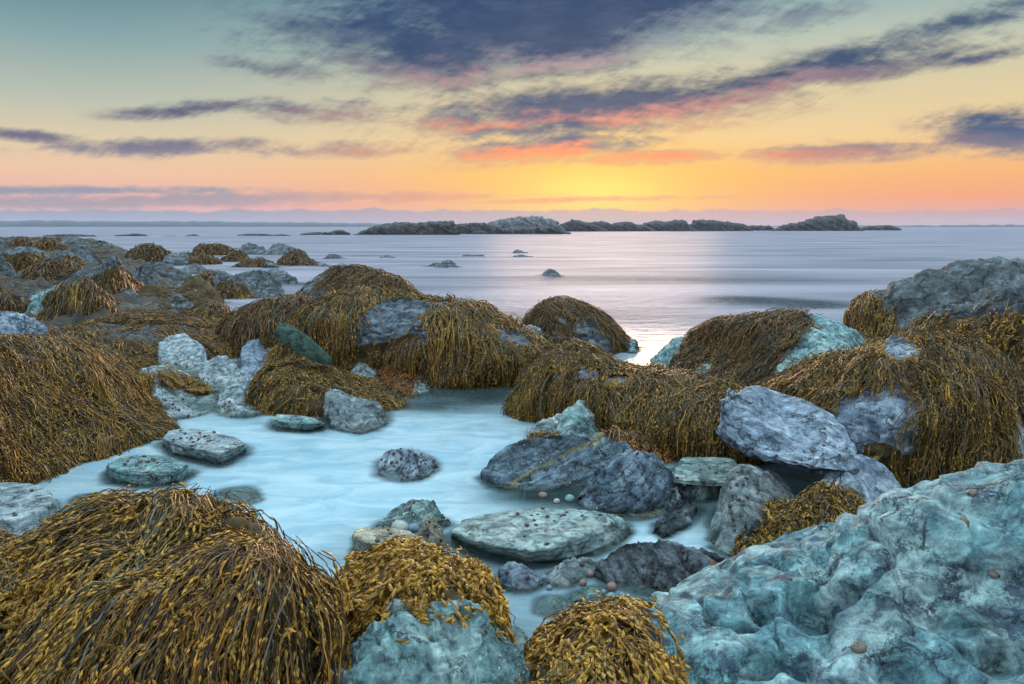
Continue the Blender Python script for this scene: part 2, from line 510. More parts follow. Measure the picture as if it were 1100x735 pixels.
PROF = {
    'slab': [(0, 0), (-.005, .35), (.015, .72), (.05, .86), (.12, .91), (.55, .96), (1, 1)],
    'wedge': [(0, 0), (.06, .25), (.25, .52), (.6, .80), (1, 1)],
    'over': [(0, 0), (-.22, .16), (-.26, .38), (-.10, .62), (.25, .82), (.65, .95), (1, 1)],
    'steep': [(0, 0), (.0, .3), (.04, .6), (.14, .82), (.42, .96), (1, 1)],
    'slope': [(0, 0), (.12, .12), (.4, .45), (.7, .78), (1, 1)],
    'round': [(1 - math.cos(t * math.pi / 2), math.sin(t * math.pi / 2)) for t in np.linspace(0, 1, 13)],
    'dome': [((1 - math.cos(t * math.pi / 2)) ** 1.25 * 1.0, math.sin(t * math.pi / 2) ** 0.85) for t in np.linspace(0, 1, 13)],
}


def resample(P, n, closed=False):
    P = np.asarray(P, float)
    s = np.r_[0, np.cumsum(np.hypot(*np.diff(P, axis=0).T))]
    s /= s[-1]
    t = np.linspace(0, 1, n)
    return np.stack([np.interp(t, s, P[:, 0]), np.interp(t, s, P[:, 1])], -1)


def smooth_poly(P, it=2):
    P = np.asarray(P, float)
    for _ in range(it):                       # Chaikin, ends kept
        Q = np.empty((2 * (len(P) - 1), 2))
        Q[0::2] = P[:-1] * .75 + P[1:] * .25
        Q[1::2] = P[:-1] * .25 + P[1:] * .75
        P = np.vstack([P[:1], Q, P[-1:]])
    return P


ROCKS = {}


def rock(key, name, label, top, base, D, prof='round', mat='blue_rock', back=0.9, dist=None, amp=0.05, strata=None, sf=14, samp=0.012, res=1.0, cat='rock', group=None, z0=0.0, drop=0.3, soft=1, carve=None, rid=0.5, lump=0.0, facet=16, fdep=0.045, H=None, skin=None):
    top = smooth_poly(top, soft)
    base = smooth_poly(base, soft)
    xl, xr = min(top[:, 0].min(), base[:, 0].min()), max(top[:, 0].max(), base[:, 0].max())
    vis_w = min(xr, 1100) - max(xl, 0)
    h_px = base[:, 1].max() - top[:, 1].min()
    nu = int(np.clip(vis_w * (xr - xl) / max(vis_w, 20) * 0.75 * res, 26, 420))
    nf = int(np.clip(h_px * 1.15 * res, 20, 260))
    nb = max(8, nf // 3)
    T = resample(top, nu)
    by = np.interp(T[:, 0], base[:, 0], base[:, 1])
    F = ground_pt(T[:, 0], by, z0) if dist is None else at_range(T[:, 0], by, np.full(nu, float(dist)))
    rf = np.hypot(F[:, 0], F[:, 1])
    if skin is None: skin = .032 if lump else 0.0
    T[:, 1] = np.minimum(T[:, 1] + skin * FPX / rf, np.maximum(T[:, 1], by - 2))
    xi = np.clip((T[:, 0] - xl) / (xr - xl), 0, 1)
    w = np.maximum(0.10, (1 - np.abs(2 * xi - 1) ** (7.0 if prof == 'slab' else 2.8)) ** 0.6)
    if H is not None:
        kt = int(np.argmin(T[:, 1])); dr = ray(T[kt, 0], T[kt, 1])
        D = max(.08, (CAM_H - H) / (-dr[2] / math.hypot(dr[0], dr[1])) - rf[kt])
    d = D * w
    Rg = at_range(T[:, 0], T[:, 1], rf + d)
    Rg[:, 2] = np.maximum(Rg[:, 2], F[:, 2] + 0.002)
    rad = Rg[:, :2] / np.hypot(Rg[:, 0], Rg[:, 1])[:, None]
    B = Rg.copy()
    B[:, :2] += rad * (d * back)[:, None]
    B[:, 2] = F[:, 2]
    pf = resample(smooth_poly(PROF[prof], 2 if prof not in ('round', 'dome') else 0), nf)
    rows = []
    zb = F[:, 2] - drop
    rows.append(np.column_stack([F[:, :2], zb]))
    rows.append(np.column_stack([F[:, :2], F[:, 2] - drop * .5]))
    for f, h in pf:
        xy = F[:, :2] + f * (Rg[:, :2] - F[:, :2])
        rows.append(np.column_stack([xy, F[:, 2] + h * (Rg[:, 2] - F[:, 2])]))
    for t in np.linspace(0, 1, nb + 1)[1:]:
        a = t * math.pi / 2
        xy = Rg[:, :2] + math.sin(a) ** 1.1 * (B[:, :2] - Rg[:, :2])
        rows.append(np.column_stack([xy, B[:, 2] + math.cos(a) ** 0.9 * (Rg[:, 2] - B[:, 2])]))
    rows.append(np.column_stack([B[:, :2], B[:, 2] - drop]))
    P = np.stack(rows, 1)                      # nu, nv, 3
    nv = P.shape[1]
    # cap columns
    for end in (0, -1):
        c = 0.5 * (P[end, 0] + P[end, -1])
        cap = np.repeat(c[None], nv, 0)
        mid = P[end] * 0.5 + cap * 0.5
        out = (P[end].mean(0) - P[1 if end == 0 else -2].mean(0)) * 0.3
        mid = mid + out
        if end == 0:
            P = np.concatenate([cap[None] + out, mid[None], P], 0)
        else:
            P = np.concatenate([P, mid[None], cap[None] + out], 0)
    nu = P.shape[0]
    size = float(np.ptp(P[..., 0]) * 0.5 + np.ptp(P[..., 2]) * 0.5)
    Nn = normals(P)
    if Nn[nu // 2, 2 + nf // 2 + 4, 2] < 0 and Nn[nu // 2, nf, 2] < 0:
        Nn = -Nn; flip = True
    else:
        flip = False
    seed = np.array([hash_key(key) % 97, hash_key(key) % 53, hash_key(key) % 31], float)
    f0 = 1.0 / size
    q = P + 0
    warp = np.stack([fbm(q * f0 * 2 + seed + k * 7, 3) for k in range(3)], -1) * size * 0.12
    P0 = P.copy(); zbm = float(np.median(F[:, 2])); zpk = float(P[..., 2].max())
    if facet:
        rg = np.random.default_rng(hash_key(key))
        c0 = P.reshape(-1, 3).mean(0)
        sa = None if strata is None else np.asarray(strata, float) / np.linalg.norm(strata)
        for _ in range(facet):
            nv_ = rg.normal(0, 1, 3); nv_[2] = abs(nv_[2]) * .8 + .1
            if sa is not None and rg.random() < .4:
                nv_ = sa + rg.normal(0, .18, 3)
            nv_ /= np.linalg.norm(nv_)
            # local plane: touch the surface at a random vertex and shave a little off
            iu_, iv_ = rg.integers(2, nu - 2), rg.integers(4, max(6, int(P.shape[1] * .8)))
            nn_ = Nn[iu_, iv_] + nv_ * 0.55; nn_ /= np.linalg.norm(nn_)
            dd_ = (P - P[iu_, iv_]) @ nn_ + size * fdep * rg.uniform(.1, 1)
            loc_ = np.exp(-((P - P[iu_, iv_]) ** 2).sum(-1) / (size * .38) ** 2)
            hh_ = np.clip((P[..., 2] - zbm) / (0.3 * max(zpk - zbm, .01)), 0.0, 1)
            P = P - np.clip(dd_ * np.minimum(1, loc_ * 1.8) * hh_, 0, size * .10)[..., None] * nn_
        Nn = normals(P) * (-1 if flip else 1)
    A = amp * size * 1.5
    disp = A * (rid * ridged((q + warp) * f0 * 2.2 + seed, 5) + (1 - rid) * fbm(q * f0 * 3.1 + seed, 5) * 1.3)
    disp += A * 0.40 * fbm(q * f0 * 14 + seed, 4, 0.62)
    if lump:
        disp += lump * size * (1 - 2 * np.abs(fbm((q + warp * .6) * f0 * np.array([4.2, 4.2, 2.2]) + seed + 31, 3)))
    if strata is not None:
        a = np.asarray(strata, float); a /= np.linalg.norm(a)
        s = (q @ a) * sf + fbm(q * f0 * 3 + seed, 3) * (0.3 if prof == 'slab' else 0.8)
        k = np.floor(s); fr = s - k
        st = (_h(k.astype(np.int64), np.zeros_like(k, np.int64) + 3, np.zeros_like(k, np.int64)) * (1 - fr ** 6) + _h(k.astype(np.int64) + 1, np.zeros_like(k, np.int64) + 3, np.zeros_like(k, np.int64)) * fr ** 6)
        disp += samp * (st - 0.5) * 2.6 - samp * 1.1 * np.exp(-((np.minimum(fr, 1 - fr)) / .09) ** 2) * (0.4 + 0.6 * (fbm(q * f0 * 5 + seed + 3, 3) > -.1))
    if carve is not None:
        disp += carve(q)
    P = P + Nn * disp[..., None]
    # keep every column as tall as it was traced, chips and all
    z0c = P0[..., 2].max(1); z1c = P[..., 2].max(1); zb_ = P0[..., 2].min(1) + drop
    kf = np.clip((z0c - zb_) / np.maximum(z1c - zb_, .004), .6, 1.8)
    kk = max(3, nu // 26)
    kf = np.convolve(np.pad(kf, kk, mode='edge'), np.ones(2 * kk + 1) / (2 * kk + 1), 'valid')
    zz = P[..., 2] - zb_[:, None]
    P[..., 2] = np.where(zz > 0, zz * kf[:, None], zz) + zb_[:, None]
    F4 = grid_faces(nu, nv)
    if not flip:
        pass
    else:
        F4 = F4[:, ::-1]
    V = P.reshape(-1, 3)
    zmin = V[:, 2].min()
    loc = np.array([V[:, 0].mean(), V[:, 1].mean(), 0.0 if dist is None else max(0.0, zmin)])
    ROCKS[key] = dict(name=name, label=label, cat=cat, V=V, F=F4, loc=loc, mat=mat, weed=np.zeros(len(V)), P=P, N=normals(P) * (-1 if flip else 1), group=group, px=(xl, xr), nv=nv)
    return ROCKS[key]


def slab(key, name, label, top, bot, H, mat, amp=.008, sf=60, samp=.006, strata=(.04, -.1, 1), group=None, tilt=(0, 0)):
    # a flat topped stone: traced rim at height H, traced foot at the water
    top = np.asarray(top, float); bot = np.asarray(bot, float)
    tc = np.vstack([top, top[:1]]); bc = np.vstack([bot, bot[:1]])
    sg = np.r_[0, np.cumsum(np.hypot(*np.diff(tc, axis=0).T))]; sg /= sg[-1]
    wpx = np.ptp(top[:, 0])
    na = int(np.clip(wpx * 1.8, 60, 320))
    tt = np.linspace(0, 1, na)
    TP = ground_pt(np.interp(tt, sg, tc[:, 0]), np.interp(tt, sg, tc[:, 1]), H)
    BP = ground_pt(np.interp(tt, sg, bc[:, 0]), np.interp(tt, sg, bc[:, 1]), 0.0)
    c = TP.mean(0)
    rows = [BP - np.array([0, 0, .25]), BP - np.array([0, 0, .08])]
    for f in np.linspace(0, 1, 16)[:-1]:
        rows.append(BP * (1 - f) + TP * f)
    for f in np.r_[0, .012, np.linspace(.04, 1, 34)]:
        q = TP * (1 - f) + c * f
        q[:, 2] = H - .004 * (f < .005) + .010 * min(f, .6)
        rows.append(q)
    P = np.stack(rows, 1)
    Nn = normals(P)
    flip = Nn[:, -8, 2].mean() < 0
    if flip: Nn = -Nn
    Nn[:, -2:] = (0, 0, 1)
    size = float(np.ptp(TP[:, 0]))
    seed = np.array([hash_key(key) % 97, hash_key(key) % 53, hash_key(key) % 31], float)
    d = amp * (1.4 * fbm(P * 7 + seed, 5) + .8 * ridged(P * np.array([5., 14., 20.]) + seed, 4))
    a = np.asarray(strata, float); a /= np.linalg.norm(a)
    sv = (P @ a) * sf + fbm(P * 6 + seed, 3) * .7
    k = np.floor(sv); fr = sv - k
    kk = k.astype(np.int64)
    d += samp * ((_h(kk, kk * 0 + 3, kk * 0) - .5) * 2.2 - 1.2 * np.exp(-(np.minimum(fr, 1 - fr) / .1) ** 2)) * np.clip(1.2 - np.abs(Nn[..., 2]), .15, 1)
    # split lines across the top
    ln = vnoise(np.stack([P[..., 0] * 2.2, P[..., 1] * 22 + fbm(P * 4 + seed, 3) * 2.0, P[..., 2] * 0], -1) + seed)
    d -= .010 * np.exp(-(ln / .06) ** 2) * (vnoise(P * 5 + seed) > -.15) * (Nn[..., 2] > .5)
    chip = ridged(P * 9 + seed, 3)
    P = P + Nn * d[..., None]
    rim = slice(12, 22)
    P[:, rim] += (c - P[:, rim]) * np.clip(chip[:, rim, None] - .15, 0, 1) * .05
    P[:, -1] = P[:, -1].mean(0)
    P[-1] = P[0]
    F4 = grid_faces(P.shape[0], P.shape[1])
    if flip: F4 = F4[:, ::-1]
    V = P.reshape(-1, 3)
    ROCKS[key] = dict(name=name, label=label, cat='rock', V=V, F=F4, loc=np.array([c[0], c[1], 0.0]), mat=mat, weed=np.zeros(len(V)), P=P, N=normals(P) * (-1 if flip else 1), group=group, px=(top[:, 0].min(), top[:, 0].max()), nv=P.shape[1])


def hash_key(s):
    h = 7
    for ch in s:
        h = (h * 31 + ord(ch)) % 1000003
    return h


def normals(P):
    du = np.gradient(P, axis=0); dv = np.gradient(P, axis=1)
    n = np.cross(du, dv)
    l = np.linalg.norm(n, axis=-1, keepdims=True)
    return n / np.maximum(l, 1e-9)


def inpoly(x, y, poly):
    ins = np.zeros(len(x), bool)
    p = np.asarray(poly, float)
    j = len(p) - 1
    for i in range(len(p)):
        c = ((p[i, 1] > y) != (p[j, 1] > y)) & (x < (p[j, 0] - p[i, 0]) * (y - p[i, 1]) / (p[j, 1] - p[i, 1] + 1e-12) + p[i, 0])
        ins ^= c
        j = i
    return ins


PAL = {  # dark, mid, bright, tip/bladder
    'gold': [(0.043, 0.030, 0.013), (0.246, 0.134, 0.022), (0.720, 0.366, 0.041), (0.880, 0.468, 0.054)],
    'brown': [(0.036, 0.024, 0.011), (0.156, 0.084, 0.017), (0.420, 0.210, 0.030), (0.624, 0.300, 0.046)],
    'olive': [(0.038, 0.029, 0.012), (0.204, 0.120, 0.020), (0.624, 0.342, 0.038), (0.840, 0.432, 0.050)],
    'rust': [(0.050, 0.029, 0.016), (0.252, 0.096, 0.023), (0.648, 0.252, 0.043), (0.880, 0.360, 0.062)],
}


def weed(rkey, label, n, L, r, pal='olive', inc=None, exc=None, thr=-2.0, nf=1.3, K=12, bl=0, blr=0.006, bias=(0, -0.4, -0.2), thick=0.03, gold=0.25, nzmin=-0.2, group='rockweed draped over the shore rocks', cover=True, curl=0.35, lock=6, backp=0.3, name='rockweed_clump', pale=0.06, clump=0.82):
    rk = ROCKS[rkey]
    P, Nn = rk['P'], rk['N']
    nu, nv = P.shape[:2]
    V = P.reshape(-1, 3); NV = Nn.reshape(-1, 3)
    F = rk['F']
    # area weights
    a = V[F[:, 2]] - V[F[:, 0]]; b = V[F[:, 3]] - V[F[:, 1]]
    ar = np.linalg.norm(np.cross(a, b), axis=1) * .5
    cen = V[F].mean(1); cn = NV[F].mean(1)
    px, py = project(cen)
    ok = (cen[:, 2] > 0.01) & (cn[:, 2] > nzmin) & (px > -90) & (px < 1190)
    def region(px, py):
        if inc is None:
            mk = np.ones(len(px), bool)
        else:
            mk = np.zeros(len(px), bool)
            for pl in inc:
                mk |= inpoly(px, py, pl)
        for pl in (exc or []):
            mk &= ~inpoly(px, py, pl)
        return mk
    ok &= region(px, py)
    nz = fbm(cen * nf + hash_key(rkey) % 50, 3)
    ok &= nz > thr
    view = cen - np.array([0, 0, CAM_H]); view /= np.linalg.norm(view, axis=1)[:, None]
    facing = -(view * cn).sum(1)
    wgt = ar * ok * np.where(facing > -0.05, 1.0, backp)
    if cover:
        vx, vy = project(V)
        vn = fbm(V * nf + hash_key(rkey) % 50, 3)
        rk['weed'] = np.maximum(rk['weed'], (region(vx, vy) & (vn > thr) & (V[:, 2] > -.02)).astype(float))
    if wgt.sum() <= 0:
        print('NO WEED', rkey); return None
    nl = max(1, n // lock)
    wgt = wgt * (1 + 3.0 * np.clip((cn[:, 2] - .55) / .4, 0, 1))
    cw = np.cumsum(wgt) / wgt.sum()
    li = np.minimum(np.searchsorted(cw, (np.arange(nl) + RNG.random(nl)) / nl), len(F) - 1)
    spr = 0.5 * math.sqrt(wgt.sum() / nl)
    # bvh from a coarser grid
    su, sv = max(1, nu // 150), max(1, nv // 130)
    iu = np.unique(np.r_[np.arange(0, nu, su), nu - 1]); iv = np.unique(np.r_[np.arange(0, nv, sv), nv - 1])
    Pc = P[np.ix_(iu, iv)]
    Fc = grid_faces(len(iu), len(iv))
    cenmass = Vector(V.mean(0))
    bv = BVHTree.FromPolygons(Pc.reshape(-1, 3).tolist(), Fc.tolist())
    bias = Vector(bias)
    S = []; Nrm = []; Ck = []; LK = []
    step0 = L / (K - 1)
    palc = np.array(PAL[pal])
    nrm_flip = -1.0 if rk['F'][0, 1] < rk['F'][0, 3] and False else 1.0
    gvec = Vector((0, 0, -1))
    for i in range(nl):
        c = cen[li[i]]; cnn = cn[li[i]]
        lockrand = random.random()
        lk_gold = lockrand < gold
        llen = random.choice((0.45, 0.7, 0.9, 1.0, 1.25)) * random.uniform(.85, 1.15)
        nzx = float(vnoise(c * 2.3 + 3.1)); nzy = float(vnoise(c * 2.3 + 40.0))
        swirl = Vector((nzx, nzy, 0)) * curl * 1.6
        for j in range(lock):
            p = Vector(c + RNG.normal(0, spr, 3))
            off = 0.007 + thick * random.random() ** 1.6
            loc, nn, _, _ = bv.find_nearest(p)
            if loc is None: continue
            ncur = Vector(cnn)
            if nn.dot(ncur) < 0: nn = -nn
            p = loc + nn * off
            jit = Vector(RNG.normal(0, 0.15, 3)); wph = random.uniform(0, 6.28); wfr = random.uniform(.5, 1.1); wam = random.uniform(.1, .5)
            d = Vector((0, 0, 0))
            pts = []; nns = []
            st = step0 * llen * random.uniform(0.8, 1.2)
            for k in range(K):
                pts.append(tuple(p)); nns.append(tuple(nn))
                t = gvec - nn * gvec.dot(nn)
                flat = max(0.0, nn.z)
                b2 = (bias + swirl + jit * (1.6 if k > K * .6 else 0.8)) + t.cross(nn) * (wam * math.sin(wph + k * wfr))
                b2 = b2 - nn * b2.dot(nn)
                d = d * 0.9 + t * 1.0 + b2 * (0.25 + 0.5 * flat) 
                if d.length > 1e-5: d.normalize()
                p = p + d * st
                loc, n2, _, _ = bv.find_nearest(p)
                if n2.dot(nn) < -0.3: n2 = -n2
                sdist = (p - loc).dot(n2)
                if sdist < off:
                    p = loc + n2 * off
                elif sdist > off * 1.5:
                    p = p + gvec * st * 0.35
                    p = p * 0.75 + (loc + n2 * off) * 0.25
                nn = n2
                if p.z < -0.03:
                    p.z = -0.03 - 0.001 * k
            S.append(pts); Nrm.append(nns); LK.append(i)
            g_ = random.random()
            Ck.append((lk_gold, g_, lockrand))
    S = np.array(S); Nrm = np.array(Nrm)
    n_ = len(S)
    LK = np.array(LK)
    gidx = np.searchsorted(LK, LK)                 # first strand of each lock leads it
    sg_ = np.linspace(0, 1, K)[None, :, None]
    cl_ = clump * np.clip(sg_ * 1.6, 0, 1) * RNG.uniform(.5, 1.0, (n_, 1, 1))
    G0 = S[gidx] + RNG.normal(0, r * 2.2, (n_, 1, 3)) + RNG.normal(0, r * 1.2, (n_, K, 3))
    lift_ = (Nrm[gidx] * RNG.uniform(0, r * 7, (n_, 1, 1)))
    S = S * (1 - cl_) + (G0 + lift_) * cl_
    T = np.gradient(S, axis=1); T /= np.maximum(np.linalg.norm(T, axis=-1, keepdims=True), 1e-9)
    side = np.cross(T, Nrm); side /= np.maximum(np.linalg.norm(side, axis=-1, keepdims=True), 1e-9)
    up = np.cross(side, T)
    sgl = np.linspace(0, 1, K)
    cut = np.ones((n_, K))
    if exc:
        qx, qy = project(S.reshape(-1, 3))
        ins = np.zeros(len(qx), bool)
        for pl in exc:
            ins |= inpoly(qx, qy, pl)
        ins = ins.reshape(n_, K) & (RNG.random((n_, 1)) < .93)
        hit = np.cumsum(ins, 1) > 0
        for k in range(1, K):
            S[:, k] = np.where(hit[:, k, None], S[:, k - 1] + (S[:, k] - S[:, k - 1]) * 0.02, S[:, k])
        cut = np.where(hit, 0.02, 1.0)
    rad = r * (0.75 + 0.45 * np.sin(sgl * math.pi)) * (1 - 0.55 * sgl ** 5)
    rr = rad[None, :] * RNG.uniform(0.6, 1.35, (n_, 1)) * cut
    if bl == 0:                                    # knobbly from afar
        ph = RNG.uniform(0, 6.28, (n_, 1))
        rr = rr * (1 + 0.75 * np.maximum(0, np.sin(np.arange(K)[None, :] * 2.1 + ph)))
    ring = []
    for k in range(3):
        an = 2 * math.pi * k / 3 + 0.5
        ring.append(S + (side * math.cos(an) * 1.25 + up * math.sin(an) * 0.75) * rr[..., None])
    Vt = np.stack(ring, 2).reshape(-1, 3)          # n,K,3ring
    base_i = (np.arange(n_)[:, None, None] * K + np.arange(K - 1)[None, :, None]) * 3
    fs = []
    for k in range(3):
        k2 = (k + 1) % 3
        fs.append(np.stack([base_i + k, base_i + k2, base_i + 3 + k2, base_i + 3 + k], -1)[:, :, 0])
    Ft = np.stack(fs, 2).reshape(-1, 4)
    # colours
    gl = np.array([c[0] for c in Ck], float)[:, None]
    rnd = np.array([c[1] for c in Ck])[:, None]
    lr_ = np.array([c[2] for c in Ck])[:, None]
    m1 = np.clip(-0.05 + 0.85 * rnd * lr_ + 0.35 * sgl[None, :] * rnd + 0.5 * gl, 0, 1)[..., None]
    m2 = np.clip((rnd - 0.35) * 1.3 * (0.25 + 0.75 * sgl[None, :]) * (0.35 + gl * 1.1), 0, 1)[..., None]
    cs = palc[0] * (1 - m1) + palc[1] * m1
    cs = cs * (1 - m2) + palc[2] * m2
    pl_ = (RNG.random((n_, 1, 1)) < pale)
    cs = np.where(pl_, np.array((.20, .19, .15)) * (0.5 + 0.6 * rnd[..., None]), cs)
    hue = np.array([1.0, 1.0, 1.0]) + (vnoise(S[:, 0] * 5.0 + 3)[:, None, None] * np.array([-.10, .14, .05]))
    cs = cs * hue * RNG.uniform(.55, 1.40, (n_, K, 1)) * np.exp(.35 * vnoise(S[:, :1] * 9.0))[..., None]
    Ct = np.repeat(cs[:, :, None, :], 3, 2).reshape(-1, 3)
    if bl > 0:
        nb = n_ * bl
        pw = (lr_[:, 0] + .08) ** 1.3; si = RNG.choice(n_, nb, p=pw / pw.sum())
        tt = np.clip(RNG.beta(1.6, 1.0, nb), 0.05, 0.985) * (K - 1)
        k0 = np.floor(tt).astype(int).clip(0, K - 2); fr = (tt - k0)[:, None]
        C = S[si, k0] * (1 - fr) + S[si, k0 + 1] * fr
        t_ = T[si, k0] + RNG.normal(0, 0.25, (nb, 3)); t_ /= np.linalg.norm(t_, axis=1)[:, None]
        s_ = np.cross(t_, Nrm[si, k0]); s_ /= np.maximum(np.linalg.norm(s_, axis=1)[:, None], 1e-9)
        u_ = np.cross(s_, t_)
        C = C + u_ * (r * 0.6) + s_ * RNG.normal(0, r * 1.2, (nb, 1))
        br = blr * RNG.uniform(0.6, 1.3, nb)
        el = br * RNG.uniform(1.7, 3.0, nb)
        if blr > .0046 and r < .0024:
            rings = [(-1.0, 0.12), (-.6, .75), (0.05, 1.0), (.6, .72), (1.0, .10)]
            m = 6
        else:
            rings = [(-1.0, 0.10), (-.1, 1.0), (1.0, .10)]
            m = 4
        VV = []
        for (a_, q_) in rings:
            for k in range(m):
                an = 2 * math.pi * k / m
                VV.append(C + t_ * (el * a_)[:, None] + (s_ * math.cos(an) + u_ * math.sin(an) * 0.8) * (br * q_)[:, None])
        VV = np.stack(VV, 1)                       # nb, 30, 3
        f1 = []
        for a_ in range(len(rings) - 1):
            for k in range(m):
                k2 = (k + 1) % m
                f1.append((a_ * m + k, a_ * m + k2, (a_ + 1) * m + k2, (a_ + 1) * m + k))
        f1 = np.array(f1)
        off = len(Vt)
        Fb = (f1[None] + (np.arange(nb) * (len(rings) * m))[:, None, None] + off).reshape(-1, 4)
        mb = RNG.random((nb, 1)) * (0.35 + 0.65 * rnd[si]) + 0.25 * gl[si]
        mb = np.clip(mb, 0, 1)
        cb = palc[1] * (1 - mb) * 0.9 + palc[3] * mb
        cb = cb * RNG.uniform(0.6, 1.15, (nb, 1))
        Cb = np.repeat(cb, len(rings) * m, 0)
        Vt = np.vstack([Vt, VV.reshape(-1, 3)]); Ft = np.vstack([Ft, Fb]); Ct = np.vstack([Ct, Cb])
    loc = Vt.mean(0)
    me = make_mesh(name, Vt - loc, Ft, MATS['rockweed'], True, None, Ct)
    return add_obj(name, me, loc, label, 'seaweed', group)



# ================================================================== ROCKS
G_FG = 'large rocks in the foreground'
G_POOL = 'stones standing in and around the tide pool'
G_MID = 'boulders around the tide pool'
G_SHORE = 'shore rocks on the left running out to sea'
G_LEDGE = 'low rock ledges far out on the water'
G_SEA = 'small rocks breaking the sea surface'


def carve_right(q):
    # weathered hollows and ribs of the big sculpted rock
    c = np.zeros(q.shape[:2])
    px, py = project(q.reshape(-1, 3)); px = px.reshape(c.shape); py = py.reshape(c.shape)
    cx = q[..., 0]; cy = q[..., 1]
    for (hx, hy, hr, dp) in HOLES:
        m_ = int(q.shape[1] * .62); k_ = np.argmin(((px - hx) ** 2 + (py - hy) ** 2)[:, :m_]); p0 = q[:, :m_].reshape(-1, 3)[k_]
        d2 = ((q - p0) ** 2).sum(-1)
        c -= 1.9 * dp * np.exp(-(d2 / (hr * .85) ** 2) ** 1.6)
        c += dp * 0.12 * np.exp(-((np.sqrt(d2) - hr * 1.35) / (hr * 0.35)) ** 2)
    w = np.stack([fbm(q * 1.9 + 5 * k, 3) for k in range(3)], -1) * 0.20
    s = ((q + w) @ np.array([0.35, 0.45, 0.8])) * 6.5
    c += 0.040 * (1 - np.abs(np.sin(s)) ** 0.6)
    c += 0.055 * fbm((q + w) * 2.4, 3) + .010 * fbm(q * 11, 4)
    r1 = ridged((q + w * 1.5) * np.array([1.3, 2.0, 3.4]), 3)
    c += 0.060 * np.sign(r1) * np.abs(r1) ** 1.25
    c -= 0.035 * np.exp(-(vnoise((q + w) * 6.5 + 9) / .16) ** 2) * (vnoise(q * 3.1) > -.1)
    return c


HOLES = [(868, 655, .085, .075), (905, 640, .06, .05), (820, 652, .05, .045), (820, 720, .06, .05), (862, 728, .05, .05), (1075, 705, .06, .05), (960, 720, .07, .04), (805, 678, .035, .03), (1000, 640, .10, .03)]



# ---- foreground
rock('front_left', 'boulder', 'low front left boulder almost hidden under long golden rockweed',
     [(-120, 660), (-60, 605), (0, 592), (60, 575), (100, 556), (140, 534), (180, 527), (205, 536), (225, 552), (252, 547), (276, 557), (292, 578), (302, 606), (312, 640), (321, 670), (330, 705), (336, 770)],
     [(-120, 820), (0, 870), (150, 890), (270, 870), (336, 790)], 0.62, 'round', 'pale_rock', amp=0.04, samp=0.0, lump=.085, facet=0, group=G_FG, res=.8)
rock('front_mid', 'boulder', 'grey green boulder at the bottom centre with rockweed hanging over its crown',
     [(275, 770), (295, 728), (325, 690), (355, 648), (385, 612), (412, 597), (450, 592), (495, 596), (530, 612), (555, 642), (576, 668), (592, 692), (598, 722), (605, 780)],
     [(275, 800), (400, 880), (500, 880), (605, 810)], 0.5, 'dome', 'teal_rock', amp=0.05, strata=(0.5, 0.1, 0.9), sf=22, samp=0.007, skin=.028, group=G_FG)
rock('front_gap', 'rock', 'low rock smothered in bladder rockweed between the bottom centre boulder and the sculpted rock',
     [(575, 722), (600, 694), (625, 676), (655, 668), (690, 662), (706, 678), (722, 722), (735, 792)], [(575, 825), (640, 880), (735, 822)], 0.45, 'slope', 'dark_rock', amp=0.05, lump=.05, facet=0, group=G_FG, res=.6)
rock('front_chip', 'stone', 'small dark blue stone at the bottom edge right of the grey green boulder',
     [(580, 740), (592, 720), (608, 718), (624, 738)], [(580, 800), (600, 810), (624, 800)], 0.15, 'round', 'blue_rock', amp=0.06, group=G_FG)
rock('front_right', 'boulder', 'huge turquoise sculpted rock with weathered hollows filling the lower right',
     [(668, 775), (695, 668), (722, 656), (770, 643), (815, 617), (850, 608), (892, 604), (903, 586), (920, 569), (948, 546), (985, 530), (1040, 520), (1100, 511), (1170, 500), (1240, 520), (1280, 600)],
     [(668, 810), (800, 890), (1000, 910), (1180, 910), (1280, 830)], 0.85, 'slope', 'sculpted_rock', amp=0.012, facet=0, strata=(-.3, .3, 1), sf=16, samp=0.004, group=G_FG, carve=carve_right)
slab('left_slab', 'slab', 'smooth pale grey slab dotted with snails at the left edge beside the pool',
     [(-80,535),(-30,521),(0,518),(35,520),(52,526),(60,537),(50,548),(20,558),(-80,570)],
     [(-80,560),(-30,535),(0,530),(36,532),(54,538),(64,552),(56,575),(20,592),(-80,610)], 0.14, 'pale_rock', group=G_FG)

# ---- the pool stones
slab('flat_slab', 'slab', 'wide flat grey green slab with cracks lying in the pool',
     [(486,570),(498,557),(512,553),(545,549),(582,547),(640,549),(660,553),(668,556),(640,570),(604,584),(572,592),(530,586),(505,580)],
     [(484,577),(494,566),(510,562),(545,557),(585,555),(645,557),(674,562),(682,573),(655,590),(612,604),(570,604),(525,595),(500,587)], 0.1, 'slab_rock', group=G_POOL)
rock('vein_boulder', 'boulder', 'low dark boulder with white barnacles and a yellow vein across it',
     [(518, 508), (527, 492), (550, 480), (580, 474), (610, 471), (640, 469), (672, 476), (692, 492)], [(518, 515), (532, 526), (570, 528), (620, 523), (660, 522), (692, 512)], 0.5, 'wedge', 'vein_rock', amp=0.02, strata=(-.36, .1, 1), sf=26, samp=0.009, H=0.24, facet=4, group=G_MID)
rock('wedge_boulder', 'boulder', 'blue wedge shaped boulder with barnacles along its lower face',
     [(620, 528), (629, 511), (650, 493), (668, 488), (700, 487), (718, 489), (728, 498), (735, 515)], [(620, 542), (640, 553), (680, 553), (715, 543), (735, 525)], 0.45, 'wedge', 'blue_barnacle_rock', amp=0.025, strata=(-.4, -.1, 1), sf=24, samp=0.010, H=0.28, group=G_MID)
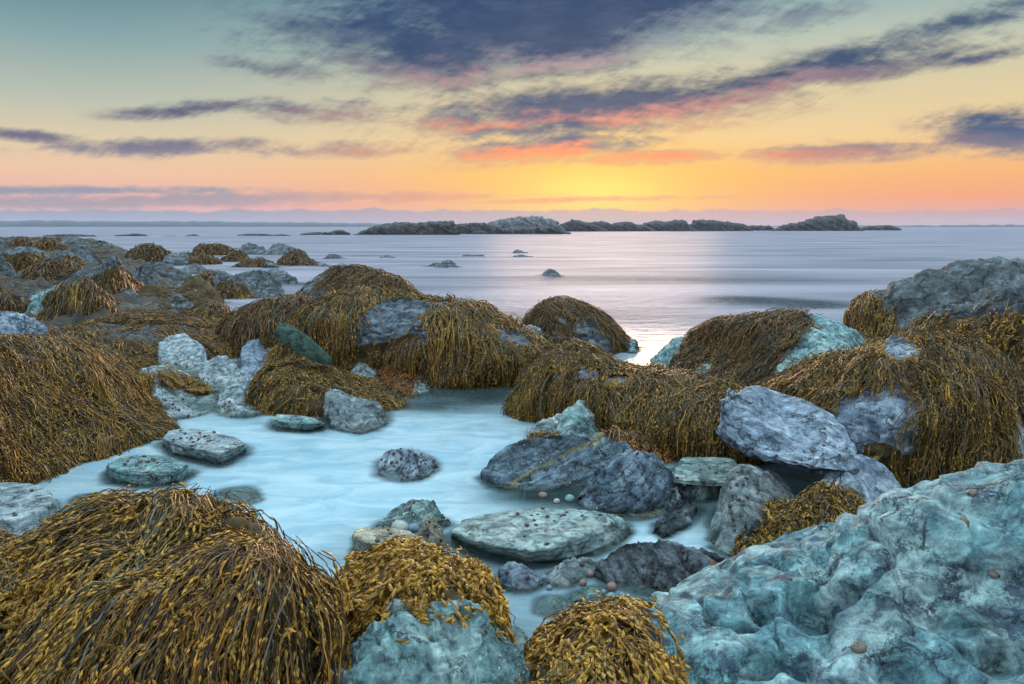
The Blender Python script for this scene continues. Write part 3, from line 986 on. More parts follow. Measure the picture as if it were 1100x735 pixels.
rock('peak', 'rock', 'pale teal peaked rock in front of the long weed covered boulder',
     [(598, 458), (606, 441), (621, 431), (632, 433), (648, 440), (662, 452), (672, 462)], [(598, 482), (630, 487), (672, 476)], 0.3, 'wedge', 'teal_rock', amp=0.02, strata=(.5, 0, 1), sf=18, samp=0.012, H=0.28, group=G_MID)
rock('pale_low', 'rock', 'low pale grey rock at the pool edge left of the teal peaked rock',
     [(566, 468), (574, 454), (592, 448), (615, 449), (640, 460)], [(566, 480), (600, 486), (640, 482)], 0.3, 'round', 'pale_rock', amp=0.03, strata=(-.3, 0, 1), sf=22, samp=0.010, H=0.18, group=G_MID)
rock('rust_mound', 'rock', 'low rock under rust coloured weed behind the blue wedge boulder',
     [(600, 478), (630, 468), (650, 461), (680, 461), (705, 470), (726, 486)], [(600, 495), (680, 499), (726, 496)], 0.25, 'round', 'dark_rock', amp=0.03, H=0.2, group=G_MID, res=.6)
rock('overhang', 'boulder', 'pale blue boulder propped on other rocks with a shadowed underside',
     [(768, 448), (771, 428), (784, 420), (800, 424), (815, 423), (838, 433), (868, 438), (890, 448), (908, 466), (917, 484), (922, 500)], [(768, 455), (780, 474), (806, 486), (842, 496), (880, 507), (922, 504)], 0.55, 'over', 'blue_rock', dist=4.35, amp=0.03, strata=(.35, .15, 1), sf=20, samp=0.010, group=G_MID, drop=.02)
MATS_OVER = None
rock('barnacle_lower', 'boulder', 'pitted boulder crusted with barnacles and snails under the propped boulder',
     [(764, 560), (766, 532), (780, 513), (800, 504), (822, 512), (845, 532), (858, 560), (866, 590)], [(764, 588), (785, 600), (830, 603), (866, 600)], 0.45, 'steep', 'barnacle_rock', amp=0.04, group=G_MID)
rock('blue_lean', 'boulder', 'smooth blue boulder leaning against the sculpted rock',
     [(876, 560), (886, 520), (903, 501), (925, 497), (946, 507), (966, 528), (985, 552)], [(876, 590), (930, 592), (985, 580)], 0.42, 'round', 'blue_rock', amp=0.02, strata=(.7, 0, .7), sf=26, samp=0.006, group=G_MID)
rock('weed_nook', 'rock', 'low rock hidden by mixed yellow green weed under the propped boulder',
     [(800, 590), (825, 562), (850, 548), (872, 532), (900, 530), (935, 548)], [(800, 612), (860, 618), (935, 605)], 0.25, 'round', 'dark_rock', amp=0.06, group=G_MID, res=.7)
rock('dark_slab', 'slab', 'dark grooved slab between the flat slab and the sculpted rock',
     [(640, 610), (650, 598), (668, 591), (700, 590), (722, 589), (745, 597), (770, 597), (800, 606)], [(640, 618), (662, 632), (700, 641), (745, 645), (800, 632)], 0.36, 'wedge', 'dark_rock', amp=0.035, strata=(.4, -.35, .9), sf=26, samp=0.012, H=0.18, group=G_POOL)
rock('teal_edge', 'rock', 'small teal green rock between the dark grooved slab and the sculpted rock',
     [(752, 625), (765, 612), (790, 607), (820, 604), (840, 612)], [(752, 655), (800, 660), (840, 650)], 0.2, 'round', 'teal_rock', amp=0.03, H=0.2, group=G_POOL)
rock('dark_blue_stone', 'stone', 'rounded dark blue stone below the left end of the flat slab',
     [(532, 618), (543, 607), (562, 604), (579, 611), (583, 622)], [(532, 628), (550, 638), (575, 635), (583, 628)], 0.2, 'dome', 'blue_rock', amp=0.03, strata=(.2, .2, 1), sf=30, samp=.005, H=0.13, group=G_POOL)
rock('pale_wedge_stone', 'stone', 'pale mottled wedge shaped stone below the middle of the flat slab',
     [(584, 617), (598, 602), (618, 596), (634, 592), (641, 602)], [(584, 624), (595, 631), (618, 630), (641, 609)], 0.16, 'steep', 'pale_rock', amp=0.05, H=0.14, group=G_POOL)
rock('green_block_stone', 'stone', 'small green angular stone standing in the water gap near the bottom centre',
     [(610, 642), (623, 629), (640, 625), (655, 631)], [(610, 650), (624, 655), (655, 642)], 0.14, 'steep', 'teal_rock', amp=0.03, H=0.1, group=G_POOL)
rock('half_sunk_stone', 'stone', 'half sunk grey green stone at the tip of the bottom centre rockweed',
     [(576, 652), (588, 640), (603, 641), (613, 652)], [(576, 658), (595, 663), (613, 658)], 0.12, 'round', 'teal_rock', amp=0.03, H=0.07, group=G_POOL)
rock('green_ledge', 'slab', 'dark green slab stone behind the two pale stones left of the flat slab',
     [(404, 563), (418, 549), (438, 541), (465, 540), (478, 546), (483, 557)], [(404, 568), (445, 573), (483, 564)], 0.22, 'wedge', 'teal_rock', amp=0.03, strata=(-.3, 0, 1), sf=36, samp=.008, H=0.14, group=G_POOL)
slab('pale_block', 'stone', 'pale flat stone right above the bottom centre rockweed',
     [(380,575),(384,567),(412,565),(440,571),(455,582),(425,585),(395,583)],
     [(379,590),(384,577),(413,574),(442,580),(458,592),(428,604),(396,602)], 0.11, 'tan_rock', group=G_POOL)
rock('tan_point', 'stone', 'tan upright stone with a pointed top at the left end of the flat slab',
     [(447, 578), (452, 560), (462, 553), (472, 559), (478, 577)], [(447, 586), (460, 592), (478, 584)], 0.13, 'steep', 'tan_rock', amp=0.06, H=0.14, group=G_POOL)
rock('yellow_flat', 'stone', 'flat yellowish stone tucked under the blue wedge boulder',
     [(650, 550), (668, 541), (692, 539), (712, 547)], [(650, 554), (680, 560), (712, 553)], 0.16, 'steep', 'tan_rock', amp=0.02, H=0.07, group=G_POOL)
rock('rusty_slab', 'slab', 'dark upright sliver of slate right of the blue wedge boulder',
     [(700, 562), (718, 538), (733, 523), (745, 528)], [(700, 572), (716, 581), (740, 562), (745, 548)], 0.14, 'steep', 'dark_rock', amp=0.05, strata=(.9, 0, .5), sf=30, samp=.010, H=0.16, group=G_POOL)
rock('pale_lid', 'slab', 'pale flat slab lying over a teal block right of the blue wedge boulder',
     [(724, 509), (742, 500), (775, 502), (795, 511)], [(724, 515), (760, 519), (795, 517)], 0.25, 'slab', 'slab_rock', dist=4.35, amp=0.02, facet=5, group=G_POOL, drop=.02)
rock('teal_block', 'stone', 'square teal block under the pale flat slab',
     [(735, 522), (742, 514), (765, 514), (775, 524)], [(735, 532), (752, 539), (775, 532)], 0.16, 'slab', 'teal_rock', amp=0.03, H=0.12, facet=5, group=G_POOL)
rock('maroon', 'rock', 'dark maroon rock in the shadow left of the propped boulder',
     [(728, 504), (745, 491), (770, 493), (790, 506)], [(728, 513), (760, 518), (790, 514)], 0.3, 'round', 'dark_rock', amp=0.05, group=G_POOL)
rock('snail_stone', 'stone', 'dark low stone covered all over with snails alone in the pool',
     [(407, 503), (413, 490), (426, 481), (445, 479), (460, 485), (469, 498)], [(407, 509), (425, 518), (455, 515), (469, 505)], 0.24, 'round', 'blue_rock', amp=0.05, H=0.13, group=G_POOL)
slab('cut_slab', 'slab', 'pale blue layered slab in the pool with a split front edge',
     [(174,471),(181,463),(205,460),(235,464),(256,471),(263,477),(250,482),(235,487),(208,482),(190,478)],
     [(174,478),(183,470),(206,467),(236,471),(258,478),(266,484),(252,492),(237,499),(207,493),(185,488)], 0.1, 'pale_rock', group=G_POOL)
slab('green_flat', 'slab', 'dark green flat slab in the pool in front of the pale layered slab',
     [(115,499),(130,490),(150,488),(180,490),(202,499),(190,506),(150,507),(125,505)],
     [(114,508),(130,497),(150,495),(182,497),(209,508),(192,520),(150,524),(121,518)], 0.09, 'teal_rock', group=G_POOL)
rock('sunken_pale', 'stone', 'pale stone barely above the pool behind the front left rockweed',
     [(232, 536), (244, 526), (262, 523), (279, 532)], [(232, 540), (250, 545), (279, 538)], 0.2, 'round', 'pale_rock', amp=0.02, H=0.05, group=G_POOL)
rock('pool_sliver', 'stone', 'thin pale sliver of stone in the narrow water by the left slab', [(80, 537), (92, 534), (104, 534), (111, 537)], [(80, 539), (95, 541), (111, 539)], 0.08, 'round', 'pale_rock', amp=0.03, group=G_POOL)
slab('teal_brick', 'stone', 'small teal brick shaped stone in the pool left of the pitted stone',
     [(292,450),(297,445),(320,446),(335,449),(346,454),(330,455),(300,453)],
     [(292,458),(298,451),(321,452),(337,455),(348,458),(332,463),(301,463)], 0.07, 'teal_rock', group=G_POOL)
rock('pitted', 'stone', 'pitted blue grey stone with a high left corner at the head of the pool',
     [(349, 432), (354, 421), (366, 424), (378, 432), (400, 434), (412, 440), (415, 450)], [(349, 450), (360, 462), (385, 467), (405, 461), (415, 455)], 0.24, 'steep', 'barnacle_rock', amp=0.07, H=0.16, group=G_POOL)

# ---- left of the pool
rock('left_field', 'rock', 'broad rock slope at the left edge blanketed in matted golden rockweed',
     [(-90, 385), (-40, 368), (0, 363), (40, 363), (80, 371), (105, 381), (130, 396), (145, 420), (160, 441), (180, 459)], [(-90, 575), (0, 528), (60, 505), (100, 493), (140, 478), (180, 463)], 1.3, 'slope', 'dark_rock', amp=0.05, samp=0, lump=.03, facet=0, group=G_MID, res=.7)
rock('mid_field', 'rock', 'low rocky shelf between the left slope and the middle boulder covered in matted weed',
     [(30, 372), (75, 352), (130, 341), (180, 338), (220, 340), (250, 350), (300, 368), (335, 380)], [(30, 412), (130, 398), (200, 388), (260, 382), (300, 384), (335, 386)], 1.5, 'slope', 'shore_rock', amp=0.05, samp=0, lump=.03, facet=0, group=G_MID, res=.8)
rock('pale_tri', 'rock', 'pale blue triangular rock face rising out of the weed on the left shelf',
     [(163, 385), (175, 372), (195, 365), (208, 371), (219, 382), (225, 396)], [(163, 405), (185, 415), (210, 417), (225, 410)], 0.42, 'slope', 'pale_rock', amp=0.03, strata=(.2, 0, 1), sf=14, samp=.010, H=0.28, group=G_MID)
rock('small_pale', 'rock', 'small pale rock with snails between the triangular rock and the blue rock',
     [(212, 402), (224, 391), (240, 387), (255, 396), (270, 408)], [(212, 416), (240, 423), (270, 420)], 0.3, 'slope', 'pale_rock', amp=0.04, strata=(.2, 0, 1), sf=16, samp=.010, H=0.2, group=G_MID)
rock('big_pale', 'boulder', 'large smooth pale boulder speckled with snails at the left pool edge',
     [(137, 418), (147, 403), (170, 400), (192, 407), (214, 420), (235, 432)], [(137, 428), (152, 444), (175, 452), (207, 449), (235, 438)], 0.5, 'round', 'pale_rock', amp=0.02, strata=(.3, 0, 1), sf=10, samp=.006, H=0.22, group=G_MID)
rock('pool_edge_pale', 'stone', 'rough pale stone at the pool edge right of the large smooth pale boulder',
     [(232, 430), (244, 419), (262, 416), (280, 421), (297, 432)], [(232, 440), (242, 448), (272, 448), (297, 438)], 0.34, 'steep', 'pale_rock', amp=0.04, strata=(.1, 0, 1), sf=22, samp=.008, H=0.13, group=G_MID)
rock('blue_left', 'rock', 'blue rock with a cracked face beside the green leaning stone',
     [(257, 390), (264, 373), (282, 366), (303, 367), (330, 384)], [(257, 405), (272, 417), (300, 413), (330, 402)], 0.45, 'wedge', 'blue_rock', amp=0.03, strata=(.2, 0, 1), sf=14, samp=.012, H=0.26, group=G_MID)
rock('weed_shoulder', 'rock', 'small rock capped with golden weed right of the cracked blue rock',
     [(290, 376), (308, 366), (332, 371), (352, 388)], [(290, 402), (325, 404), (352, 398)], 0.3, 'round', 'dark_rock', amp=0.04, lump=.05, facet=0, group=G_MID, res=.7)
rock('weed_tongue', 'rock', 'rounded rock under a yellow tongue of weed running down to the head of the pool',
     [(273, 414), (285, 399), (305, 387), (325, 388), (345, 393), (368, 407), (395, 420), (425, 434)], [(273, 436), (300, 444), (340, 446), (385, 444), (425, 437)], 0.45, 'round', 'dark_rock', amp=0.05, lump=.05, facet=0, H=0.26, group=G_MID, res=.8)
rock('green_lean', 'stone', 'long dark green stone leaning under the middle boulder',
     [(295, 356), (299, 348), (309, 347), (328, 359), (346, 374), (356, 385)], [(295, 360), (304, 366), (320, 377), (340, 388), (356, 390)], 0.12, 'round', 'green_rock', dist=7.1, amp=0.02, group=G_MID, drop=.02, facet=0)
rock('weed_hump', 'rock', 'small weed capped hump in front of the water left of the middle boulder',
     [(198, 342), (213, 329), (232, 322), (241, 328), (248, 343)], [(198, 362), (225, 366), (248, 362)], 0.5, 'round', 'dark_rock', amp=0.05, lump=.05, facet=0, group=G_MID, res=.8)
rock('weed_left_of_mid', 'boulder', 'weed covered boulder just left of the big middle boulder',
     [(243, 352), (262, 330), (285, 322), (310, 318), (338, 316), (358, 332)], [(243, 378), (300, 392), (358, 380)], 0.7, 'round', 'dark_rock', amp=0.05, lump=.05, facet=0, group=G_MID, res=.9)
rock('behind_mid', 'boulder', 'rounded weed covered boulder rising behind the middle boulder',
     [(316, 325), (335, 303), (358, 289), (377, 284), (403, 290), (430, 299), (445, 314), (455, 335)], [(316, 348), (385, 356), (455, 350)], 0.9, 'round', 'dark_rock', amp=0.05, lump=.05, facet=0, group=G_MID, res=.9)
rock('big_mid', 'boulder', 'big middle boulder with a bare dark slate face between curtains of weed',
     [(314, 395), (320, 358), (330, 332), (350, 316), (378, 309), (414, 311), (445, 315), (470, 318), (500, 320), (528, 336), (548, 346), (564, 356), (576, 370), (582, 388), (584, 405)],
     [(314, 398), (345, 408), (380, 409), (420, 408), (470, 414), (540, 415), (575, 411), (584, 408)], 1.1, 'dome', 'slate_rock', amp=0.045, strata=(-.25, .1, 1), sf=9, samp=.02, lump=.05, facet=0, group=G_MID)
rock('small_weedy', 'rock', 'small half weedy rock at the foot of the middle boulder',
     [(403, 412), (414, 395), (430, 388), (448, 392), (462, 407)], [(403, 422), (435, 428), (462, 420)], 0.35, 'round', 'pale_rock', amp=0.04, H=0.2, group=G_MID)
rock('cave_stone', 'stone', 'bluish stone in the dark gap below the middle boulder',
     [(374, 404), (384, 390), (398, 392), (410, 405)], [(374, 417), (395, 420), (410, 416)], 0.3, 'round', 'barnacle_rock', amp=0.06, group=G_MID)
rock('white_nub', 'stone', 'small pale barnacled stone at the right foot of the middle boulder',
     [(535, 406), (539, 396), (546, 394), (553, 405)], [(535, 412), (545, 414), (553, 411)], 0.2, 'round', 'barnacle_rock', amp=0.05, group=G_MID)

# ---- right of the middle
rock('long_weed', 'boulder', 'long low boulder with a curtain of weed from its left hump to the propped boulder',
     [(560, 432), (572, 404), (588, 384), (606, 370), (622, 368), (640, 380), (658, 393), (700, 396), (740, 401), (775, 408), (805, 422), (830, 445)],
     [(560, 446), (600, 456), (650, 474), (700, 484), (745, 496), (790, 498), (830, 486)], 0.75, 'dome', 'blue_rock', amp=0.04, lump=.05, facet=0, group=G_MID)
rock('weed_dome', 'boulder', 'domed weed covered boulder standing in the sea right of the middle boulder',
     [(568, 356), (577, 332), (589, 319), (604, 317), (630, 328), (654, 345), (667, 361), (675, 373)], [(568, 374), (592, 380), (640, 382), (675, 376)], 0.8, 'dome', 'dark_rock', amp=0.05, strata=(.5, 0, 1), sf=7, samp=.02, lump=.05, facet=0, group=G_MID)
rock('brown_lump', 'rock', 'small brown weed lump between the middle boulder and the domed boulder',
     [(574, 366), (588, 353), (606, 356), (620, 376)], [(574, 386), (600, 390), (620, 384)], 0.35, 'round', 'dark_rock', amp=0.06, lump=.05, facet=0, group=G_MID)
rock('pale_sliver', 'rock', 'pale jagged rock peeking between the middle boulder and the brown weed lump',
     [(552, 362), (562, 351), (578, 352), (586, 368)], [(552, 386), (586, 389)], 0.4, 'wedge', 'pale_rock', amp=0.06, group=G_MID)
rock('tiny_teal', 'stone', 'tiny teal stone in the water at the right foot of the domed boulder', [(671, 374), (677, 366), (684, 364), (688, 373)], [(671, 378), (680, 380), (688, 377)], 0.2, 'steep', 'teal_rock', amp=0.05, group=G_MID)
rock('teal_cone', 'rock', 'teal cone shaped rock with a soft waterline left of the slanted weed boulder',
     [(700, 386), (713, 367), (726, 361), (746, 366), (762, 384)], [(700, 391), (730, 400), (762, 396)], 0.5, 'round', 'teal_rock', amp=0.05, group=G_MID)
rock('slant_weed', 'boulder', 'slanted boulder with combed weed on the left and a bare teal face on the right',
     [(726, 396), (742, 366), (765, 353), (800, 347), (850, 342), (878, 341), (903, 349), (924, 359), (936, 378)], [(726, 408), (780, 424), (850, 432), (900, 430), (936, 412)], 1.0, 'wedge', 'teal_rock', amp=0.03, strata=(.8, .1, .7), sf=12, samp=.012, group=G_MID)
rock('huge_right', 'boulder', 'huge grey layered boulder at the right edge above the weed covered boulders',
     [(904, 362), (910, 334), (925, 322), (942, 313), (970, 301), (1000, 291), (1030, 283), (1060, 279), (1100, 281), (1180, 300), (1240, 350)], [(904, 380), (960, 405), (1030, 425), (1100, 440), (1240, 420)], 1.7, 'dome', 'shore_rock', amp=0.04, strata=(.15, .1, 1), sf=16, samp=.016, group=G_MID)
rock('weed_nest', 'rock', 'low rocks matted with golden weed under the left end of the huge layered boulder', [(900, 372), (920, 357), (945, 358), (965, 372)], [(900, 400), (965, 400)], 0.4, 'round', 'tan_rock', amp=0.06, group=G_MID)
rock('right_weed', 'boulder', 'double humped boulder on the right hung with thick weed above still water',
     [(800, 450), (832, 418), (866, 393), (905, 379), (932, 373), (946, 366), (966, 359), (985, 354), (1020, 358), (1050, 371), (1072, 392), (1088, 425), (1100, 482)],
     [(800, 466), (860, 496), (930, 518), (1000, 520), (1060, 515), (1100, 503)], 1.05, 'dome', 'blue_rock', amp=0.05, lump=.05, facet=0, group=G_MID)

# ---- left shore, further out
SH = [
 ('s51', 'boulder', 'big dark boulder with a pale upturned top edge and weed hanging below it', [(60, 304), (78, 294), (105, 281), (126, 275), (140, 275), (147, 288), (151, 314)], [(60, 318), (100, 328), (130, 328), (151, 320)], 'steep', 'dark_rock'),
 ('s52', 'boulder', 'squarish boulder with a thick fringe of weed in front of the pale edged boulder', [(12, 338), (28, 319), (55, 308), (90, 302), (110, 299), (124, 304), (132, 325), (136, 343)], [(12, 350), (60, 354), (105, 352), (136, 346)], 'dome', 'teal_rock'),
 ('s53', 'rock', 'bare blue grey rock with white streaks at the left edge', [(-50, 342), (0, 336), (22, 336), (40, 346), (58, 360)], [(-50, 385), (20, 385), (58, 378)], 'dome', 'blue_rock'),
 ('s54', 'stone', 'reddish upright stone beside the white streaked blue rock', [(46, 362), (52, 346), (64, 343), (72, 352), (78, 362)], [(46, 378), (64, 380), (78, 376)], 'steep', 'red_rock'),
 ('s55', 'rock', 'grey sloping rock at the right end of the pale edged boulder', [(142, 290), (153, 286), (168, 298), (182, 312)], [(142, 316), (160, 318), (182, 315)], 'slope', 'shore_rock'),
 ('s56', 'slab', 'flat pale rock with snail specks awash at the edge of the sea on the left', [(126, 324), (148, 315), (183, 315), (197, 322)], [(126, 334), (150, 337), (188, 330), (197, 326)], 'slab', 'pale_rock'),
 ('s57', 'rock', 'thin flat weed topped rock in the bright water left of the middle', [(176, 317), (190, 312), (206, 313), (219, 318)], [(176, 319), (198, 321), (219, 320)], 'round', 'dark_rock'),
 ('s58', 'rock', 'low grey rock in the mist with a weedy left end', [(195, 303), (208, 296), (224, 291), (242, 291), (262, 300)], [(195, 308), (230, 310), (262, 307)], 'round', 'shore_rock'),
 ('s59', 'boulder', 'pale grey hump backed boulder with a weedy foot in the mist', [(233, 314), (243, 298), (263, 292), (285, 290), (300, 302), (307, 316)], [(233, 321), (265, 321), (307, 318)], 'round', 'shore_rock'),
 ('s60', 'rock', 'grey rock behind the pale hump backed boulder', [(260, 300), (283, 287), (305, 291), (323, 302)], [(260, 306), (323, 306)], 'round', 'shore_rock'),
 ('s61', 'rock', 'flat topped brown weedy rock on the far water left of the blue rocks', [(206, 272), (213, 263), (240, 262), (254, 269)], [(206, 275), (254, 274)], 'steep', 'dark_rock'),
 ('s62', 'rock', 'brown lumpy rock just in front of the flat topped weedy rock', [(237, 279), (250, 268), (265, 271), (282, 280)], [(237, 281), (282, 282)], 'round', 'dark_rock'),
 ('s63', 'rock', 'dark low rock with a long tail in the water before the ridge backed rock', [(251, 285), (265, 277), (280, 277), (300, 286)], [(251, 287), (300, 288)], 'round', 'dark_rock'),
 ('s64', 'rock', 'left of two bluish rocks side by side on the misty water', [(253, 271), (259, 261), (278, 263), (294, 271)], [(253, 273), (294, 274)], 'round', 'shore_rock'),
 ('s65', 'rock', 'right of two bluish rocks side by side on the misty water', [(281, 271), (294, 261), (310, 263), (330, 272)], [(281, 274), (330, 274)], 'round', 'shore_rock'),
 ('s66', 'rock', 'ridge backed dark rock standing alone in the misty water', [(296, 282), (308, 273), (322, 267), (335, 274), (353, 283)], [(296, 285), (353, 286)], 'wedge', 'dark_rock'),
 ('s67', 'rock', 'faint small rock to the right of the ridge backed rock', [(347, 276), (357, 272), (372, 276)], [(347, 278), (372, 278)], 'round', 'shore_rock'),
 ('s68', 'rock', 'brown humped rock at the outer end of the left shore', [(133, 274), (148, 262), (165, 261), (180, 268), (190, 279)], [(133, 285), (190, 285)], 'round', 'dark_rock'),
 ('s69', 'rock', 'long low rock reaching into the water from the brown humped rock', [(172, 279), (190, 270), (212, 272), (237, 280)], [(172, 286), (237, 284)], 'round', 'dark_rock'),
 ('s70', 'rock', 'smooth grey sloping rock behind the grey end of the pale edged boulder', [(140, 290), (158, 281), (180, 283), (203, 296)], [(140, 302), (203, 300)], 'slope', 'shore_rock'),
 ('s71', 'rock', 'grey rock with a sloping right side left of the brown humped rock', [(63, 280), (78, 264), (95, 263), (110, 271), (130, 282)], [(63, 291), (130, 290)], 'wedge', 'shore_rock'),
 ('s72', 'rock', 'hazy pointed rock in the sea mist at the outer left shore', [(88, 267), (104, 256), (117, 261), (132, 268)], [(88, 272), (132, 272)], 'wedge', 'shore_rock'),
 ('s73', 'rock', 'hazy rounded rock nearest the horizon on the left', [(63, 264), (75, 253), (88, 256), (97, 265)], [(63, 268), (97, 268)], 'round', 'shore_rock'),
 ('s74', 'rock', 'dark rock with brown weed second from the hazy rounded one', [(36, 268), (44, 255), (58, 257), (76, 269)], [(36, 277), (76, 276)], 'steep', 'dark_rock'),
 ('s75', 'rock', 'brown weedy rock on the skyline of the left shore', [(6, 264), (16, 254), (30, 254), (42, 266)], [(6, 272), (42, 272)], 'round', 'dark_rock'),
 ('s76', 'rock', 'skyline rock cut by the left edge of the photo', [(-40, 262), (-15, 252), (0, 253), (12, 264)], [(-40, 272), (12, 272)], 'round', 'shore_rock'),
 ('s77', 'boulder', 'wide dark boulder with weed below the skyline rocks on the left', [(-15, 283), (8, 267), (35, 264), (52, 274), (62, 288)], [(-15, 302), (62, 298)], 'round', 'dark_rock'),
 ('s78', 'rock', 'pale bluish rock at the left edge under the wide dark boulder', [(-40, 278), (0, 274), (12, 282), (20, 294)], [(-40, 308), (20, 304)], 'round', 'shore_rock'),
 ('s79', 'rock', 'weed draped rock left of the pale upturned edge', [(25, 296), (43, 281), (65, 278), (84, 284), (96, 297)], [(25, 309), (96, 306)], 'dome', 'dark_rock'),
 ('s80', 'rock', 'dark pointed rock with a pale flank above the weed draped rock', [(57, 282), (67, 269), (78, 269), (92, 284)], [(57, 293), (92, 292)], 'steep', 'dark_rock'),
 ('s81', 'rock', 'low weed covered rock between the pale bluish edge rock and the squarish boulder', [(-40, 312), (8, 302), (40, 305), (68, 301), (82, 316)], [(-40, 335), (82, 332)], 'round', 'dark_rock'),
 ('s82', 'rock', 'rounded brown weed mound above the white streaked blue rock', [(-40, 325), (0, 314), (20, 318), (36, 332)], [(-40, 352), (36, 350)], 'round', 'dark_rock'),
 ('s83', 'rock', 'dark foot rock with weed under the pale edged boulder', [(128, 310), (140, 298), (152, 302), (160, 314)], [(128, 322), (160, 319)], 'round', 'dark_rock'),
 ('s84', 'rock', 'thin grey ledge rock in the shallows right of the grey sloping rock', [(165, 292), (182, 287), (200, 292), (212, 299)], [(165, 302), (212, 302)], 'steep', 'shore_rock'),
]
for (k, nm, lb, tp, bs, pf, mt) in SH:
    y_ = max(p[1] for p in bs)
    wm = (max(p[0] for p in tp) - min(p[0] for p in tp)) / FPX * (CAM_H / math.tan(math.atan((y_ - CY) / FPX) + PITCH))
    rock(k, nm, lb, tp, bs, 0.32 * wm if pf != 'slab' else 0.8 * wm, pf, mt, amp=0.05, strata=(random.uniform(-.4, .4), .1, 1), sf=6, samp=0.025 * wm * .5, res=1.35, group=G_SHORE, soft=1, drop=.25, H=.10 if k == 's56' else None)

rs = random.Random(5)
for i_ in range(84):
    yb = rs.uniform(262, 338)
    xm = {0: 120, 1: 175, 2: 215, 3: 240, 4: 250}[min(4, int((yb - 262) / 16))]
    xc = rs.uniform(-25, xm)
    wd_ = rs.uniform(14, 34) * (0.45 + (yb - 250) / 75)
    ht = wd_ * rs.uniform(.28, .46)
    tp = [(xc - wd_ / 2, yb - ht * .1), (xc - wd_ * rs.uniform(.2, .35), yb - ht * rs.uniform(.6, .95)), (xc + wd_ * rs.uniform(-.1, .1), yb - ht), (xc + wd_ * rs.uniform(.2, .35), yb - ht * rs.uniform(.5, .9)), (xc + wd_ / 2, yb - ht * .1)]
    wm = wd_ / FPX * CAM_H / math.tan(math.atan((yb - CY) / FPX) + PITCH)
    rock('fill%d' % i_, 'rock', 'low dark rock in the rubble between the larger boulders of the left shore', tp, [(xc - wd_ / 2, yb), (xc + wd_ / 2, yb)], .35 * wm, rs.choice(['round', 'wedge', 'steep']), rs.choice(['shore_rock', 'dark_rock', 'dark_rock', 'slate_rock']), amp=.06, strata=(rs.uniform(-.5, .5), .1, 1), sf=6, samp=.02 * wm, res=1.4, group='rubble rocks of the left shore', soft=1, drop=.25)
    ROCKS['fill%d' % i_]['weed'][:] = rs.choice([0, .2, .45, .6])

SEA = [
 ('e1', 'small dark rock just right of centre alone on the sea', [(582, 294), (588, 289), (594, 289), (602, 295)], [(582, 296), (602, 297)]),
 ('e2', 'dark rounded rock of the pair on the sea left of centre', [(470, 285), (478, 278), (484, 279), (491, 285)], [(470, 286), (491, 287)]),
 ('e3', 'lower flatter rock of the pair on the sea left of centre', [(460, 285), (466, 282), (474, 283), (480, 286)], [(460, 286), (480, 288)]),
 ('e4', 'thin flat rock on the sea beyond the pair', [(496, 274), (504, 272.5), (514, 273), (521, 274.5)], [(496, 275.5), (521, 275.5)]),
 ('e5', 'upper of two faint rocks on the sea under the pale island slab', [(550, 271), (555, 268), (561, 268), (567, 271)], [(550, 272), (567, 272)]),
 ('e6', 'lower of two faint rocks on the sea under the pale island slab', [(551, 275), (558, 273.5), (566, 274), (572, 275.5)], [(551, 276), (572, 276)]),
 ('e7', 'faint rock left of the pair on the sea', [(407, 276), (413, 274), (419, 274.5), (424, 276.5)], [(407, 277), (424, 277)]),
]
for (k, lb, tp, bs) in SEA:
    rock(k, 'rock', lb, tp, bs, 0.35, 'round', 'dark_rock', amp=0.08, res=2.2, group=G_SEA, soft=1, drop=.2)

